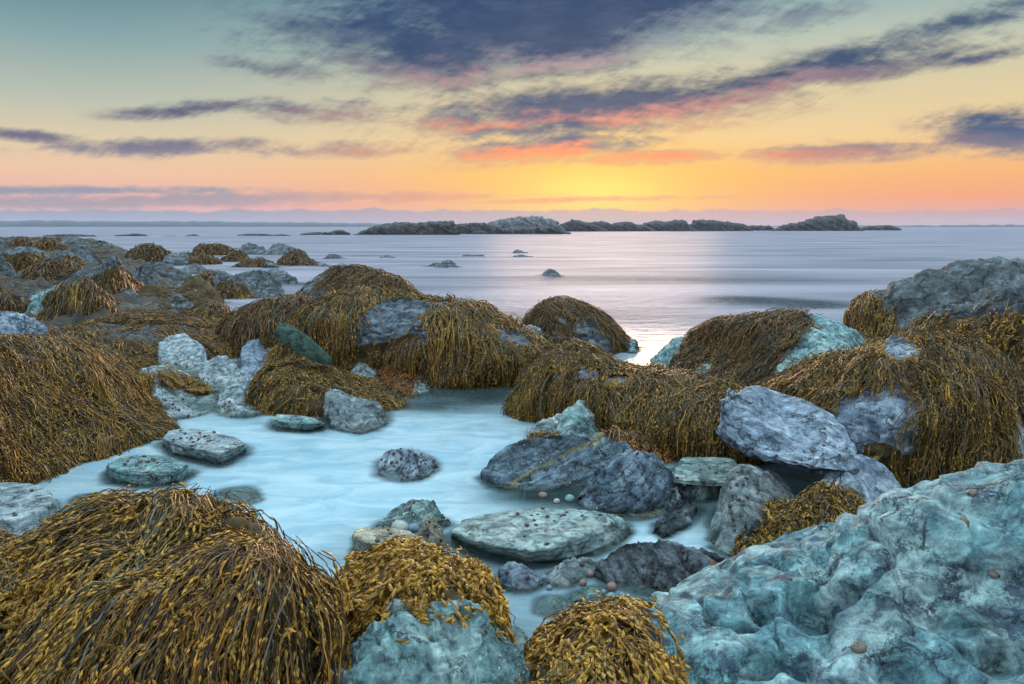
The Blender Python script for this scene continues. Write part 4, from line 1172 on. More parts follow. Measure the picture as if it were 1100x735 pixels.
LEDGE = [
 ('i1', 'leftmost long dark ledge of the islet with a slanting left end', [(384, 251), (396, 245), (410, 241), (432, 238.5), (450, 239.5), (466, 238), (486, 237.5), (490, 247)], 252.4, 'ledge_rock'),
 ('i2', 'dark notched ledge between the leftmost ledge and the pale slab', [(484, 245), (492, 241), (505, 239.5), (520, 239), (530, 245)], 251.5, 'ledge_rock'),
 ('i3', 'large pale slab crowning the islet below the sunset glow', [(518, 245), (527, 238), (545, 234.5), (566, 233), (582, 232.5), (588, 235), (598, 237), (602, 243)], 250.6, 'pale_ledge_rock'),
 ('i4', 'low dark ledge at the waterline in front of the pale slab', [(514, 249), (530, 245.5), (552, 244.5), (575, 243.5), (600, 243), (608, 249)], 251.6, 'ledge_rock'),
 ('i5', 'pointed dark hump right of the pale slab', [(596, 246), (606, 239.5), (614, 236), (622, 236.5), (632, 239), (648, 246)], 248.8, 'ledge_rock'),
 ('i6', 'low rounded ledge second right of the pale slab', [(618, 246), (632, 240), (640, 238), (650, 238.5), (668, 246)], 248.6, 'ledge_rock'),
 ('i7', 'blocky ledge third right of the pale slab', [(644, 246), (658, 240.5), (664, 239), (678, 238.5), (700, 246)], 248.6, 'ledge_rock'),
 ('i8', 'long ledge with two small teeth on top right of the islet centre', [(668, 246), (686, 241.5), (706, 237), (712, 238), (724, 236.5), (736, 237), (744, 246)], 248.4, 'ledge_rock'),
 ('i9', 'long sloping ledge in the right half of the islet', [(738, 245), (746, 236.5), (765, 236), (785, 239), (802, 242), (806, 246.5)], 248.3, 'ledge_rock'),
 ('i10', 'low tail ledge at the right end of the main islet', [(798, 245.5), (808, 242), (826, 242), (833, 246)], 247.9, 'ledge_rock'),
 ('i11', 'separate ledge with an overhanging stack right of the main islet', [(832, 246), (844, 241.5), (862, 238), (876, 233), (890, 231.5), (905, 231), (908, 235.5), (919, 238), (922, 246)], 248.2, 'ledge_rock'),
 ('i12', 'small flat outlier at the far right of the islets', [(921, 245.5), (934, 242.5), (955, 242), (968, 245.5)], 247.6, 'ledge_rock'),
 ('i13', 'low reef with bird sized knobs left of the islet', [(324, 251), (338, 249.3), (354, 249.5), (359, 247.5), (367, 247), (376, 250.5)], 252.5, 'ledge_rock'),
 ('i14', 'thin dark reef on the pale water above the misty bluish rocks', [(256, 252.4), (268, 251.2), (284, 251.2), (294, 252.6)], 253.4, 'ledge_rock'),
 ('i15', 'short thin reef just right of the thin dark reef', [(294, 252.6), (301, 251.6), (312, 252.6)], 253.4, 'ledge_rock'),
 ('i16', 'long thin reef beyond the outer left shore rocks', [(118, 253), (136, 251.8), (146, 250.8), (160, 252.6)], 253.8, 'ledge_rock'),
 ('i17', 'short reef beyond the outer left shore with flat top', [(174, 253), (180, 252.2), (188, 253)], 253.8, 'ledge_rock'),
 ('i18', 'thin reef above the flat topped brown weedy rock', [(198, 252.8), (208, 251.6), (214, 252.6)], 253.4, 'ledge_rock'),
 ('i19', 'faint low sandbar reef behind the skyline rocks on the left', [(46, 253), (62, 251.6), (86, 251.8), (104, 253)], 254.2, 'ledge_rock'),
]
for (k, lb, tp, by, mt) in LEDGE:
    if k in ('i1', 'i2', 'i3', 'i4', 'i5', 'i6', 'i7', 'i8', 'i9', 'i10', 'i11'):
        tp = [(tp[0][0] - 4, tp[0][1] + 1)] + tp + [(tp[-1][0] + 4, tp[-1][1] + 1)]
        q_ = []
        for a_, b_ in zip(tp[:-1], tp[1:]):
            q_.append(a_)
            nn_ = int((b_[0] - a_[0]) // 3)
            for m_ in range(1, nn_):
                f_ = m_ / nn_
                q_.append((a_[0] + (b_[0] - a_[0]) * f_, a_[1] + (b_[1] - a_[1]) * f_ + random.uniform(-.9, .6)))
        tp = q_ + [tp[-1]]
    dst = CAM_H / math.tan(math.atan((by - CY) / FPX) + PITCH)
    wm = (tp[-1][0] - tp[0][0]) / FPX * dst
    rock(k, 'rock_ledge', lb, tp, [(tp[0][0], by), (tp[-1][0], by)], min(8, 0.25 * wm), 'steep', mt, amp=0.03, strata=(.45, 0, 1), sf=2.2, samp=0.20, facet=0, res=3.0, group=G_LEDGE, soft=0, drop=1.0, cat='rock ledge')

simple_mat('weedy_shelf', c4(.006, .005, .003), c4(.032, .022, .010), 5, .75, .9)
# weedy rubble shelf that carries the boulders of the left shore
edge = ground_pt(np.array([-60, 40, 120, 170, 205, 235, 255, 262]), np.array([256, 257, 262, 276, 292, 305, 322, 345]))
yy_ = np.geomspace(9.0, 75, 190)
xe = np.interp(yy_, edge[::-1, 1], edge[::-1, 0])
xs_ = np.linspace(0, 1, 220) ** 1.5
SX = xe[:, None] - xs_[None, :] * np.maximum(2.0, xe[:, None] + .78 * yy_[:, None] + 1.5)
SY = np.repeat(yy_[:, None], 220, 1)
q_ = np.stack([SX, SY, 0 * SX], -1)
dE = xe[:, None] - SX
SZ = -0.26 + 0.26 * np.clip(dE / 2.2, 0, 1) + np.clip(dE / 1.5, 0, 1) * (0.26 * ridged(q_ * .9, 5) + 0.16 * fbm(q_ * 3.2, 5) + .004 * SY)
SZ = np.where(SY < 11, SZ - (11 - SY) * .3, SZ)
SHF = np.stack([SX, SY, SZ], -1)
SHN = normals(SHF); SHN = SHN * np.sign(SHN[..., 2:3] + 1e-9)
SHV = SHF.reshape(-1, 3); SHFC = grid_faces(190, 220)[:, ::-1]
add_obj('rocky_shore', make_mesh('rocky_shore', SHV, SHFC, MATS['weedy_shelf']), (0, 0, 0), None, None, None, 'structure')
SHELF = dict(P=SHF, N=SHN, V=SHV, F=SHFC, weed=np.zeros(len(SHV)))

# ================================================================== ROCKWEED
ROCKS['shelf'] = SHELF
weed('shelf', 'matted brown weed over the rubble between the left shore boulders', 8000, .55, .0075, 'brown', K=8, bl=3, blr=.010, thick=.06, gold=.25, curl=.9, nf=.5, thr=-.42, group='rockweed draped over the rocks', bias=(.3, -.4, 0), lock=6)
del ROCKS['shelf']
GW = 'rockweed draped over the rocks'
weed('front_left', 'long golden brown rockweed streaming over the front left boulder', 7800, 0.55, 0.0022, 'gold', K=20, bl=13, blr=0.0045, thick=0.055, gold=.32, bias=(-.25, -.3, 0), exc=[[(0, 645), (50, 628), (62, 634), (30, 668), (0, 676)]], lock=9, nf=2.2, group=GW, pale=.12, curl=.45)
weed('front_mid', 'golden bladder rockweed heaped over the crown of the bottom centre boulder', 2300, 0.17, 0.0021, 'gold', inc=[[(378, 632), (372, 590), (400, 570), (520, 575), (556, 632), (540, 650), (500, 626), (440, 636), (400, 650)]], K=14, bl=13, blr=0.0052, thick=0.05, gold=.7, bias=(-.35, -.35, 0), lock=10, group=GW, pale=.05, curl=.25)
weed('front_mid', 'long tassels of golden rockweed hanging down the left face of the bottom centre boulder', 520, 0.36, 0.0021, 'gold', inc=[[(350, 672), (380, 618), (415, 606), (450, 622), (400, 650), (365, 690)]], K=18, bl=15, blr=0.0052, thick=0.04, gold=.7, bias=(-.7, -.3, 0), lock=26, group=GW, pale=.03, curl=.15, clump=.85)
weed('front_mid', 'thin short tassels of rockweed hanging on the bare face of the bottom centre boulder', 130, 0.24, 0.0022, 'gold', inc=[[(440, 632), (520, 628), (525, 642), (440, 648)]], K=16, bl=13, blr=0.005, thick=0.03, gold=.6, bias=(-.25, -.3, 0), lock=26, group=GW, pale=.03, curl=.15, clump=.9)
weed('front_mid', 'orange string of rockweed trailing down the right side of the bottom centre boulder', 255, 0.22, 0.0022, 'rust', inc=[[(530, 610), (548, 625), (590, 668), (600, 690), (580, 690), (545, 645)]], K=14, bl=14, blr=0.0066, thick=.03, gold=.6, bias=(.5, -.1, 0), group=GW, lock=8)
weed('front_gap', 'orange bladder rockweed mop between the bottom centre boulder and the sculpted rock', 1650, 0.26, 0.0023, 'gold', K=14, bl=14, blr=0.0047, thick=.05, gold=.55, bias=(.1, -.3, 0), group=GW, lock=8, pale=.12)
weed('left_field', 'matted golden rockweed blanket on the left slope', 10530, 0.36, 0.0025, 'gold', bl=6, blr=0.0042, K=14, thick=.06, gold=.36, bias=(.45, -.35, 0), curl=.7, nf=1.2, group=GW, lock=12)
weed('mid_field', 'matted weed carpet on the shelf between the left slope and the middle boulder', 5265, 0.32, 0.0031, 'gold', bl=6, blr=0.0049, K=11, thick=.06, gold=.22, bias=(.4, -.4, 0), curl=.8, nf=1.5, thr=-.28, group=GW, lock=12)
weed('big_pale', 'golden fringe of weed across the back of the large smooth pale boulder', 526, 0.14, 0.0029, 'gold', inc=[[(150, 402), (175, 398), (200, 406), (240, 430), (215, 428), (185, 410), (155, 412)]], bl=6, blr=0.0047, K=10, thick=.04, gold=.6, bias=(.5, -.2, 0), lock=10, group=GW, cover=False)
weed('weed_shoulder', 'golden weed cap right of the cracked blue rock', 850, 0.18, 0.0029, 'gold', bl=6, blr=0.0047, K=10, thick=.04, gold=.35, lock=10, group=GW)
weed('weed_tongue', 'yellow tongue of weed running down to the head of the pool', 3037, 0.24, 0.0029, 'olive', bl=6, blr=0.0047, K=12, thick=.06, gold=.5, curl=.5, lock=10, group=GW)
weed('weed_hump', 'brown weed on the small hump before the bright water', 850, 0.29, 0.0036, 'brown', bl=6, blr=0.0060, K=10, thick=.05, lock=10, group=GW)
weed('weed_left_of_mid', 'brown weed over the boulder just left of the middle boulder', 2632, 0.36, 0.0036, 'brown', bl=6, blr=0.0060, K=11, thick=.06, gold=.25, lock=10, group=GW)
weed('behind_mid', 'olive brown weed over the rounded boulder behind the middle boulder', 3037, 0.43, 0.0039, 'brown', bl=6, blr=0.0065, K=12, thick=.06, gold=.3, thr=-.36, bias=(-.25, -.3, 0), lock=10, group=GW)
weed('big_mid', 'curtains of yellow brown weed around the bare slate face of the middle boulder', 8505, 0.45, 0.0032, 'olive', exc=[[(383, 340), (408, 322), (430, 320), (452, 322), (454, 348), (424, 366), (383, 372)], [(528, 350), (560, 353), (574, 372), (545, 370), (528, 362)]], bl=6, blr=0.0053, K=14, thick=.07, gold=.34, curl=.25, group=GW, nf=1.1, thr=-.42, lock=12)
weed('small_weedy', 'rust brown weed on the small half weedy rock', 850, 0.16, 0.0027, 'rust', inc=[[(400, 385), (450, 385), (440, 425), (400, 425)]], bl=6, blr=0.0044, K=10, thick=.04, lock=10, group=GW)
weed('long_weed', 'long curtain of yellow brown weed over the long low boulder', 10530, 0.32, 0.0025, 'olive', exc=[[(592, 392), (604, 400), (604, 408), (590, 404)], [(622, 396), (645, 396), (640, 406), (622, 408)], [(650, 402), (680, 402), (678, 414), (650, 416)]], bl=6, blr=0.0042, K=13, thick=.07, gold=.3, thr=-.36, curl=.25, group=GW, lock=12)
weed('weed_dome', 'brown weed over the domed boulder in the sea', 3442, 0.40, 0.0032, 'brown', bl=6, blr=0.0053, K=12, thick=.06, gold=.22, curl=.25, bias=(.15, -.3, 0), lock=10, group=GW, thr=-.26)
weed('brown_lump', 'dark brown weed on the lump between the middle and the domed boulder', 648, 0.22, 0.0031, 'brown', bl=6, blr=0.0051, K=9, thick=.05, gold=.1, lock=10, group=GW)
weed('slant_weed', 'combed brown weed hanging on the left of the slanted boulder', 5265, 0.40, 0.0029, 'brown', inc=[[(720, 430), (726, 380), (760, 345), (862, 335), (872, 347), (845, 376), (815, 430)]], exc=[[(748, 392), (764, 380), (766, 392), (752, 410)], [(876, 344), (940, 360), (940, 400), (850, 425), (826, 422), (850, 380)]], bl=6, blr=0.0047, K=13, thick=.06, gold=.28, curl=.12, bias=(-.5, -.25, 0), group=GW, lock=12)
weed('huge_right', 'golden brown weed hanging from the left end of the huge layered boulder', 1620, 0.36, 0.0039, 'gold', inc=[[(898, 390), (905, 322), (935, 312), (948, 330), (965, 345), (975, 395)]], bl=6, blr=0.0065, K=11, thick=.06, gold=.3, lock=10, group=GW, curl=.1)
weed('huge_right', 'band of dark olive weed along the foot of the huge layered boulder', 3037, 0.13, 0.0041, 'olive', inc=[[(975, 352), (1000, 342), (1100, 338), (1200, 345), (1200, 430), (975, 410)]], bl=6, blr=0.0068, K=7, thick=.05, gold=.1, lock=10, group=GW, curl=.4)
weed('weed_nest', 'small mat of golden weed under the left end of the huge layered boulder', 445, 0.14, 0.0031, 'gold', bl=6, blr=0.0051, K=8, thick=.04, lock=10, group=GW)
weed('right_weed', 'thick falls of golden brown weed over the double humped boulder on the right', 12555, 0.37, 0.0023, 'olive', exc=[[(930, 368), (948, 358), (985, 362), (990, 385), (960, 388)], [(905, 420), (935, 440), (925, 500), (890, 470)]], bl=6, blr=0.0038, K=15, thick=.075, gold=.36, curl=.4, group=GW, lock=12, nf=1.1, thr=-.30)
weed('rust_mound', 'rust orange weed heaped on the low rock behind the blue wedge boulder', 1200, .14, 0.0030, 'rust', K=8, bl=3, blr=.0055, thick=.035, gold=.35, curl=.8, group=GW)
weed('pale_low', 'yellow weed fringe along the foot of the low pale grey rock', 445, 0.09, 0.0021, 'gold', inc=[[(560, 478), (570, 466), (640, 462), (645, 490)]], bl=6, blr=0.0034, K=8, thick=.03, gold=.5, lock=10, group=GW, curl=.6)
weed('weed_nook', 'mixed yellow green and brown weed in the nook under the propped boulder', 2227, 0.12, 0.0024, 'olive', K=9, bl=6, blr=0.0043, thick=.04, gold=.4, curl=.8, lock=10, group=GW, pale=.25)
weed('barnacle_lower', 'yellow green weed tuft on the right of the barnacle crusted boulder', 570, .16, 0.0026, 'olive', inc=[[(818, 548), (845, 535), (870, 560), (870, 602), (822, 602)]], K=9, bl=5, blr=.005, thick=.04, gold=.7, group=GW)
weed('teal_edge', 'scrap of orange bladder weed in front of the barnacle crusted boulder', 330, .12, 0.0025, 'rust', inc=[[(745, 640), (750, 600), (850, 598), (850, 625), (800, 622)]], K=8, bl=7, blr=.0055, thick=.03, gold=.5, group=GW, curl=.9)
SW = [  # key, label, n, L, palette, inc
 ('s51', 'golden brown weed hanging under the pale upturned edge', 700, .6, 'olive', [[(75, 330), (85, 304), (120, 288), (150, 284), (155, 330)]]),
 ('s52', 'thick fringe of golden weed on the squarish boulder', 1300, .55, 'olive', [[(40, 360), (48, 318), (70, 303), (120, 297), (140, 350)]]),
 ('s57', 'weed mat on the thin flat rock in the bright water', 120, .3, 'olive', None),
 ('s58', 'weed on the left end of the low grey rock', 140, .35, 'olive', [[(190, 315), (195, 295), (225, 288), (232, 312)]]),
 ('s59', 'weed at the foot of the hump backed boulder', 160, .35, 'olive', [[(232, 325), (240, 300), (262, 306), (275, 325)]]),
 ('s61', 'brown weed on the flat topped rock', 240, .7, 'brown', None),
 ('s62', 'brown weed on the lumpy rock before the flat topped one', 220, .6, 'brown', None),
 ('s63', 'brown weed on the dark low rock with a long tail', 160, .5, 'brown', [[(250, 290), (252, 275), (285, 275), (285, 290)]]),
 ('s66', 'brown weed on the left of the ridge backed rock', 240, .6, 'brown', [[(290, 290), (295, 265), (335, 265), (335, 290)]]),
 ('s68', 'brown weed over the outer brown humped rock', 320, .6, 'brown', None),
 ('s69', 'brown weed at the low end of the long low rock', 200, .6, 'brown', [[(200, 290), (205, 268), (240, 275), (240, 290)]]),
 ('s74', 'brown weed over the dark rock near the skyline', 220, .6, 'brown', None),
 ('s75', 'brown weed over the skyline rock', 160, .6, 'brown', None),
 ('s77', 'olive weed over the wide dark boulder on the left', 460, .6, 'olive', [[(-20, 310), (-10, 280), (30, 270), (65, 285), (65, 310)]]),
 ('s79', 'golden brown weed over the rock left of the pale upturned edge', 620, .5, 'brown', None),
 ('s80', 'weed on the dark pointed rock with a pale flank', 180, .5, 'olive', [[(64, 295), (70, 275), (95, 275), (95, 295)]]),
 ('s81', 'weed over the low rock between the edge rock and the squarish boulder', 620, .5, 'brown', None),
 ('s82', 'weed over the rounded brown mound at the left edge', 420, .5, 'brown', None),
 ('s83', 'weed on the foot rock under the pale edged boulder', 220, .45, 'brown', None),
]
for (k, lb, n_, L_, pal, inc) in SW:
    dst = float(np.hypot(*ROCKS[k]['loc'][:2]))
    weed(k, lb, int(n_ * 1.5), L_, max(.006, .00045 * dst), pal, inc=inc, K=9, bl=3, blr=max(.0065, .0005 * dst), thick=.05, gold=.25, group=GW, lock=6)

# ---- link the rocks
for k, rk in ROCKS.items():
    me = make_mesh(rk['name'], rk['V'] - rk['loc'], rk['F'], MATS[rk['mat']], True, {'weed': rk['weed']})
    rk['obj'] = add_obj(rk['name'], me, rk['loc'], rk['label'], rk['cat'], rk['group'])

# ================================================================== SNAILS
def snail_mesh(mat, ribs=14, rings=9):
    # squat spiral periwinkle: a coil tapering to a low apex, 1 unit wide
    V = []; turns = 2.6; n = 44; m = 8
    for i in range(n):
        t = i / (n - 1)
        a = t * turns * 2 * math.pi
        rr = 0.34 * (1 - t) ** 0.9 + 0.03
        cr = 0.26 * (1 - t) ** 0.9
        cz = 0.25 + 0.42 * t
        for k in range(m):
            b = 2 * math.pi * k / m
            V.append(((cr + rr * math.cos(b) * .8) * math.cos(a), (cr + rr * math.cos(b) * .8) * math.sin(a), cz + rr * math.sin(b) * .75))
    F = []
    for i in range(n - 1):
        for k in range(m):
            k2 = (k + 1) % m
            F.append((i * m + k, (i + 1) * m + k, (i + 1) * m + k2, i * m + k2))
    return make_mesh('periwinkle', np.array(V), np.array(F), mat)


SN = snail_mesh(MATS['snail_shell'])
SNB = snail_mesh(MATS['brown_snail_shell'])


def put_snails(rkey, n, where, label, poly=None, size=.018, minup=-.1, mesh=None):
    rk = ROCKS[rkey]
    P = rk['P'].reshape(-1, 3); Nn = rk['N'].reshape(-1, 3)
    px, py = project(P)
    view = P - np.array([0, 0, CAM_H]); view /= np.linalg.norm(view, axis=1)[:, None]
    ok = (P[:, 2] > 0.012) & (Nn[:, 2] > minup) & (-(view * Nn).sum(1) > 0.08) & (rk['weed'] < .5)
    if poly: ok &= inpoly(px, py, poly)
    idx = np.nonzero(ok)[0]
    if len(idx) == 0:
        print('NO SNAIL SPOT', rkey); return
    placed = []
    tries = 0
    while len(placed) < n and tries < n * 30:
        tries += 1
        i = int(RNG.choice(idx))
        if placed and random.random() < .45:       # clusters
            j = random.choice(placed)
            near = idx[np.linalg.norm(P[idx] - P[j], axis=1) < .12]
            if len(near): i = int(RNG.choice(near))
        s = size * random.uniform(.7, 1.25)
        if any(np.linalg.norm(P[i] - P[j]) < size * 1.1 for j in placed): continue
        placed.append(i)
        o = add_obj('periwinkle', mesh or SN, P[i] - Nn[i] * s * .12, label, 'snail', where)
        o.scale = (s, s, s * .95)
        q = Vector(Nn[i]).to_track_quat('Z', 'Y')
        o.rotation_mode = 'QUATERNION'
        from mathutils import Quaternion
        o.rotation_quaternion = q @ Quaternion((0, 0, 1), random.uniform(0, 6.28))


for (rk_, n_, lbl, pol) in [
    ('left_slab', 15, 'dark snail on the smooth pale slab at the left edge', None),
    ('big_pale', 26, 'dark snail on the large smooth pale boulder at the left pool edge', None),
    ('cut_slab', 20, 'dark snail on the pale layered slab in the pool', [(170, 470), (200, 455), (262, 470), (262, 485), (190, 482)]),
    ('green_flat', 11, 'dark snail on the dark green flat slab in the pool', [(110, 500), (140, 484), (212, 500), (205, 512), (130, 506)]),
    ('snail_stone', 52, 'dark snail crowding the low stone alone in the pool', None),
    ('flat_slab', 17, 'dark snail on the wide flat grey green slab', None),
    ('vein_boulder', 10, 'dark snail on the boulder with the yellow vein', None),
    ('wedge_boulder', 6, 'dark snail on the blue wedge boulder', [(630, 515), (660, 485), (725, 490), (700, 515)]),
    ('overhang', 14, 'dark snail on the top of the propped pale blue boulder', None),
    ('barnacle_lower', 26, 'dark snail on the barnacle crusted boulder under the propped boulder', None),
    ('pale_tri', 8, 'dark snail on the pale blue triangular rock', None),
    ('small_pale', 9, 'dark snail on the small pale rock between the triangular rock and the blue rock', None),
    ('pool_edge_pale', 7, 'dark snail on the rough pale stone at the pool edge', None),
    ('dark_slab', 9, 'dark snail on the dark grooved slab', None),
    ('pale_block', 4, 'dark snail on the pale flat stone above the bottom centre rockweed', None),
    ('tan_point', 4, 'dark snail on the tan pointed stone', None),
    ('green_ledge', 4, 'dark snail on the dark green slab stone behind the pale stones', None),
    ('yellow_flat', 5, 'dark snail on the flat yellowish stone', None),
    ('pale_lid', 5, 'dark snail on the pale flat slab over the teal block', None),
    ('sunken_pale', 3, 'dark snail on the pale stone barely above the pool', None),
    ('dark_blue_stone', 2, 'dark snail on the rounded dark blue stone', None),
    ('pale_wedge_stone', 3, 'dark snail on the pale mottled wedge shaped stone', None),
    ('s56', 14, 'dark snail on the flat pale rock awash on the left', None),
]:
    put_snails(rk_, n_, 'dark periwinkles on the rocks', lbl, pol, size=.021 if rk_ not in ('s56',) else .045)
for (x_, y_, lbl, sz) in [(1044, 529, 'brown snail near the top edge of the sculpted rock', .042), (1034, 563, 'tan snail below the topmost snail of the sculpted rock', .040), (1069, 615, 'brown snail near the right edge of the sculpted rock', .044), (926, 698, 'grey brown snail low in the hollows of the sculpted rock', .040)]:
    put_snails('front_right', 1, 'large snails on the foreground boulders', lbl, [(x_ - 5, y_ - 5), (x_ + 5, y_ - 5), (x_ + 5, y_ + 5), (x_ - 5, y_ + 5)], sz, -1, SNB)
put_snails('front_mid', 1, 'large snails on the foreground boulders', 'dark snail on the bare right shoulder of the bottom centre boulder', [(526, 666), (540, 666), (540, 678), (526, 678)], .042, -1, SN)

# ================================================================== PEBBLES
def pebble(px, py, rpx, mat, label, flat=.7, z=0.0):
    p = ground_pt(px, py, z)
    r = rpx / FPX * float(np.hypot(p[1], CAM_H))
    n = 18; m = 26
    th = np.linspace(0, math.pi, n)[:, None]; ph = np.linspace(0, 2 * math.pi, m)[None, :]
    Q = np.stack([np.sin(th) * np.cos(ph), np.sin(th) * np.sin(ph) * .8, np.cos(th) + 0 * ph], -1)
    Q = Q * (1 + .12 * fbm(Q * 1.3 + px, 3)[..., None]) * r
    Q[..., 2] *= flat
    F = grid_faces(n, m)
    me = make_mesh('pebble', Q.reshape(-1, 3), F[:, ::-1], MATS[mat])
    o = add_obj('pebble', me, (p[0], p[1], z + r * flat * .55), label, 'pebble', 'pebbles between the slabs')
    o.rotation_euler = (0, 0, px * .7)


for a in [(430, 570, 10, 'grey_pebble', 'oval grey pebble under the dark green slab stone'),
          (444, 570, 7, 'blue_pebble', 'blue round pebble beside the tan pointed stone'),
          (657, 633, 6.5, 'pink_pebble', 'pinkish brown pebble at the left tip of the dark grooved slab'),
          (656, 643, 5.5, 'teal_pebble', 'teal pebble just below the pinkish brown pebble'),
          (626, 628, 5, 'pink_pebble', 'small pink pebble under the pale mottled wedge stone'),
          (634, 619, 5, 'pink_pebble', 'small red brown pebble at the right tip of the pale mottled wedge stone'),
          (668, 641, 4, 'blue_pebble', 'tiny blue pebble under the dark grooved slab'),
          (648, 637, 3.5, 'blue_pebble', 'tiny dark blue pebble left of the pinkish brown pebble'),
          (706, 646, 9, 'teal_pebble', 'flat teal pebble below the dark grooved slab'),
          (584, 622, 4.5, 'blue_pebble', 'pale blue pebble between the dark blue and the pale mottled stone'),
          (590, 633, 4, 'blue_pebble', 'little blue pebble by the water gap near the bottom centre'),
          (271, 414, 5, 'grey_pebble', 'small yellowish pebble at the left foot of the yellow weed tongue'),
          (612, 538, 6, 'teal_pebble', 'teal pebble in the shallow water under the yellow vein boulder'),
          (583, 534, 5, 'pink_pebble', 'reddish pebble in the shallow water under the yellow vein boulder'),
          (598, 540, 4, 'grey_pebble', 'small grey pebble in the shallow water before the flat slab'),
          (738, 562, 6, 'blue_pebble', 'dark blue pebble at the foot of the slate sliver')]:
    pebble(*a)

# ================================================================== SEABED, WATER, FAR SHORE
def ring_grid(radii, angs, zf):
    Rr, A = np.meshgrid(radii, angs, indexing='ij')
    X = Rr * np.sin(A); Y = Rr * np.cos(A)
    return np.stack([X, Y, zf(X, Y)], -1)


front = np.radians(np.linspace(-42, 42, 421))
rest = np.radians(np.linspace(42, 318, 93)[1:])
angs = np.concatenate([front, rest])
angs[-1] = angs[0] + 2 * math.pi
rad_ = np.concatenate([[0.02], np.geomspace(1.2, 14, 380), np.geomspace(14.3, 2500, 200)])


def sea_z(X, Y):
    z = np.zeros_like(X)
    # one low swell line standing off the boulder on the right
    p0 = ground_pt(770, 323); p1 = ground_pt(905, 330)
    d = p1[:2] - p0[:2]; L = np.hypot(*d); d = d / L
    s = (X - p0[0]) * d[0] + (Y - p0[1]) * d[1]
    t = -(X - p0[0]) * d[1] + (Y - p0[1]) * d[0] + 0.25 * np.sin(s * 2.1) 
    z += 0.055 * np.exp(-(t / 0.30) ** 2) * np.exp(-((s - L / 2) / (L * .5)) ** 4)
    return z


W = ring_grid(rad_, angs, sea_z)
wx, wy = W[..., 0].ravel(), W[..., 1].ravel()
Pn = np.stack([wx, wy, 0 * wx], -1)
milk = np.where(np.hypot(wx, wy) < 9, 0.5, 0.66)
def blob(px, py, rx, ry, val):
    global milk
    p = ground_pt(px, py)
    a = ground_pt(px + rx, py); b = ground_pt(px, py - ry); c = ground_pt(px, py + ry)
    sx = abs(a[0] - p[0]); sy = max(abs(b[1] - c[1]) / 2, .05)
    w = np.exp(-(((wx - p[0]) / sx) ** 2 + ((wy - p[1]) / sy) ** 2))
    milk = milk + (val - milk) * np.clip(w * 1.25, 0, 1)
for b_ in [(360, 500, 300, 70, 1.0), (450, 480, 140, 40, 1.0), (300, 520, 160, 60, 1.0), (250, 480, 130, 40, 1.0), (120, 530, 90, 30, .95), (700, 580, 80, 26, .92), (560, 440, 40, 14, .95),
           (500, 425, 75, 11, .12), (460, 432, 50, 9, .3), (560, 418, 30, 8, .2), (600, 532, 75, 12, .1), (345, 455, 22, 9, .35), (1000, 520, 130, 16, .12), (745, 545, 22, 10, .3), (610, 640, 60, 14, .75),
           (380, 580, 30, 20, .8), (838, 325, 70, 3.5, 0.0), (800, 321, 40, 2.5, .05), (880, 329, 40, 2.5, .05), (690, 300, 200, 3, .35), (300, 295, 80, 5, .9)]:  # dark streaks on the swell paint in the reflection of its front face
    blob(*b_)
milk = np.clip(milk, 0, 1)
# less milky, clearer and darker water close to the rocks
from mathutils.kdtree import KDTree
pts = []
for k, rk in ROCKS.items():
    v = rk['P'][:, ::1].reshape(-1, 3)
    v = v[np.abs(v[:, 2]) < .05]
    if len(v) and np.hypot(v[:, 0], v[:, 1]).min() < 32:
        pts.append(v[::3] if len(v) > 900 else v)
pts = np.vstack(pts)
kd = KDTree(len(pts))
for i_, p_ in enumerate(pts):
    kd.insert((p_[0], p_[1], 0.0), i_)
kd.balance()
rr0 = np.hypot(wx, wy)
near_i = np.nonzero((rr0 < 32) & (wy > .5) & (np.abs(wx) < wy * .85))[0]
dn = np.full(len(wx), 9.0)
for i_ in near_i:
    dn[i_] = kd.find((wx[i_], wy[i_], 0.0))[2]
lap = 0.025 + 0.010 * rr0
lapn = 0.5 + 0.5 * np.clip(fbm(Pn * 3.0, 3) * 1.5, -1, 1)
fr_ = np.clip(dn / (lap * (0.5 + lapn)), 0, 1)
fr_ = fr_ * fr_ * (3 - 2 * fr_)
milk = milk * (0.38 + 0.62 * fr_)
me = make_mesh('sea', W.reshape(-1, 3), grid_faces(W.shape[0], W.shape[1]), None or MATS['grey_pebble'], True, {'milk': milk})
# water: still, milky with long-stirred foam near the rocks
m = bpy.data.materials.new('sea_water'); m.use_nodes = True
N = NT(m.node_tree)
co = N.n('ShaderNodeTexCoord').outputs['Object']
cx_, cy_, cz_ = N.sep(co)
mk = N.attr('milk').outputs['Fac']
dist = N.vm('LENGTH', co)
streak = N.noise(N.xyz(N.m('MULTIPLY', cx_, .085), N.m('MULTIPLY', cy_, .42), 0.0), 1.0, 6.0, 0.6, 0.5)
swirl = N.noise(N.xyz(cx_, N.m('MULTIPLY', cy_, 1.6), 0.0), 1.4, 7.0, 0.62, 1.2)
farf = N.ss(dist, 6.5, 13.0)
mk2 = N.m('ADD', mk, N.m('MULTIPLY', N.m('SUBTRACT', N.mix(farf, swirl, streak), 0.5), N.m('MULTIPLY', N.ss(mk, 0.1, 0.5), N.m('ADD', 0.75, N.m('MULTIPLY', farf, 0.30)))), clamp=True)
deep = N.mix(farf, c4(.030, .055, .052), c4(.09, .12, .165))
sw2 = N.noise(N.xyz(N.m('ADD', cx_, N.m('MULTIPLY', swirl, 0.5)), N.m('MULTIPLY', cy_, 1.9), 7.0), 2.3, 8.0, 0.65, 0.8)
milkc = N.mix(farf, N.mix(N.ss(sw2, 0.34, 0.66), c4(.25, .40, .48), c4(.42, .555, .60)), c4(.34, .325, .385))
col = N.mix(mk2, deep, milkc)
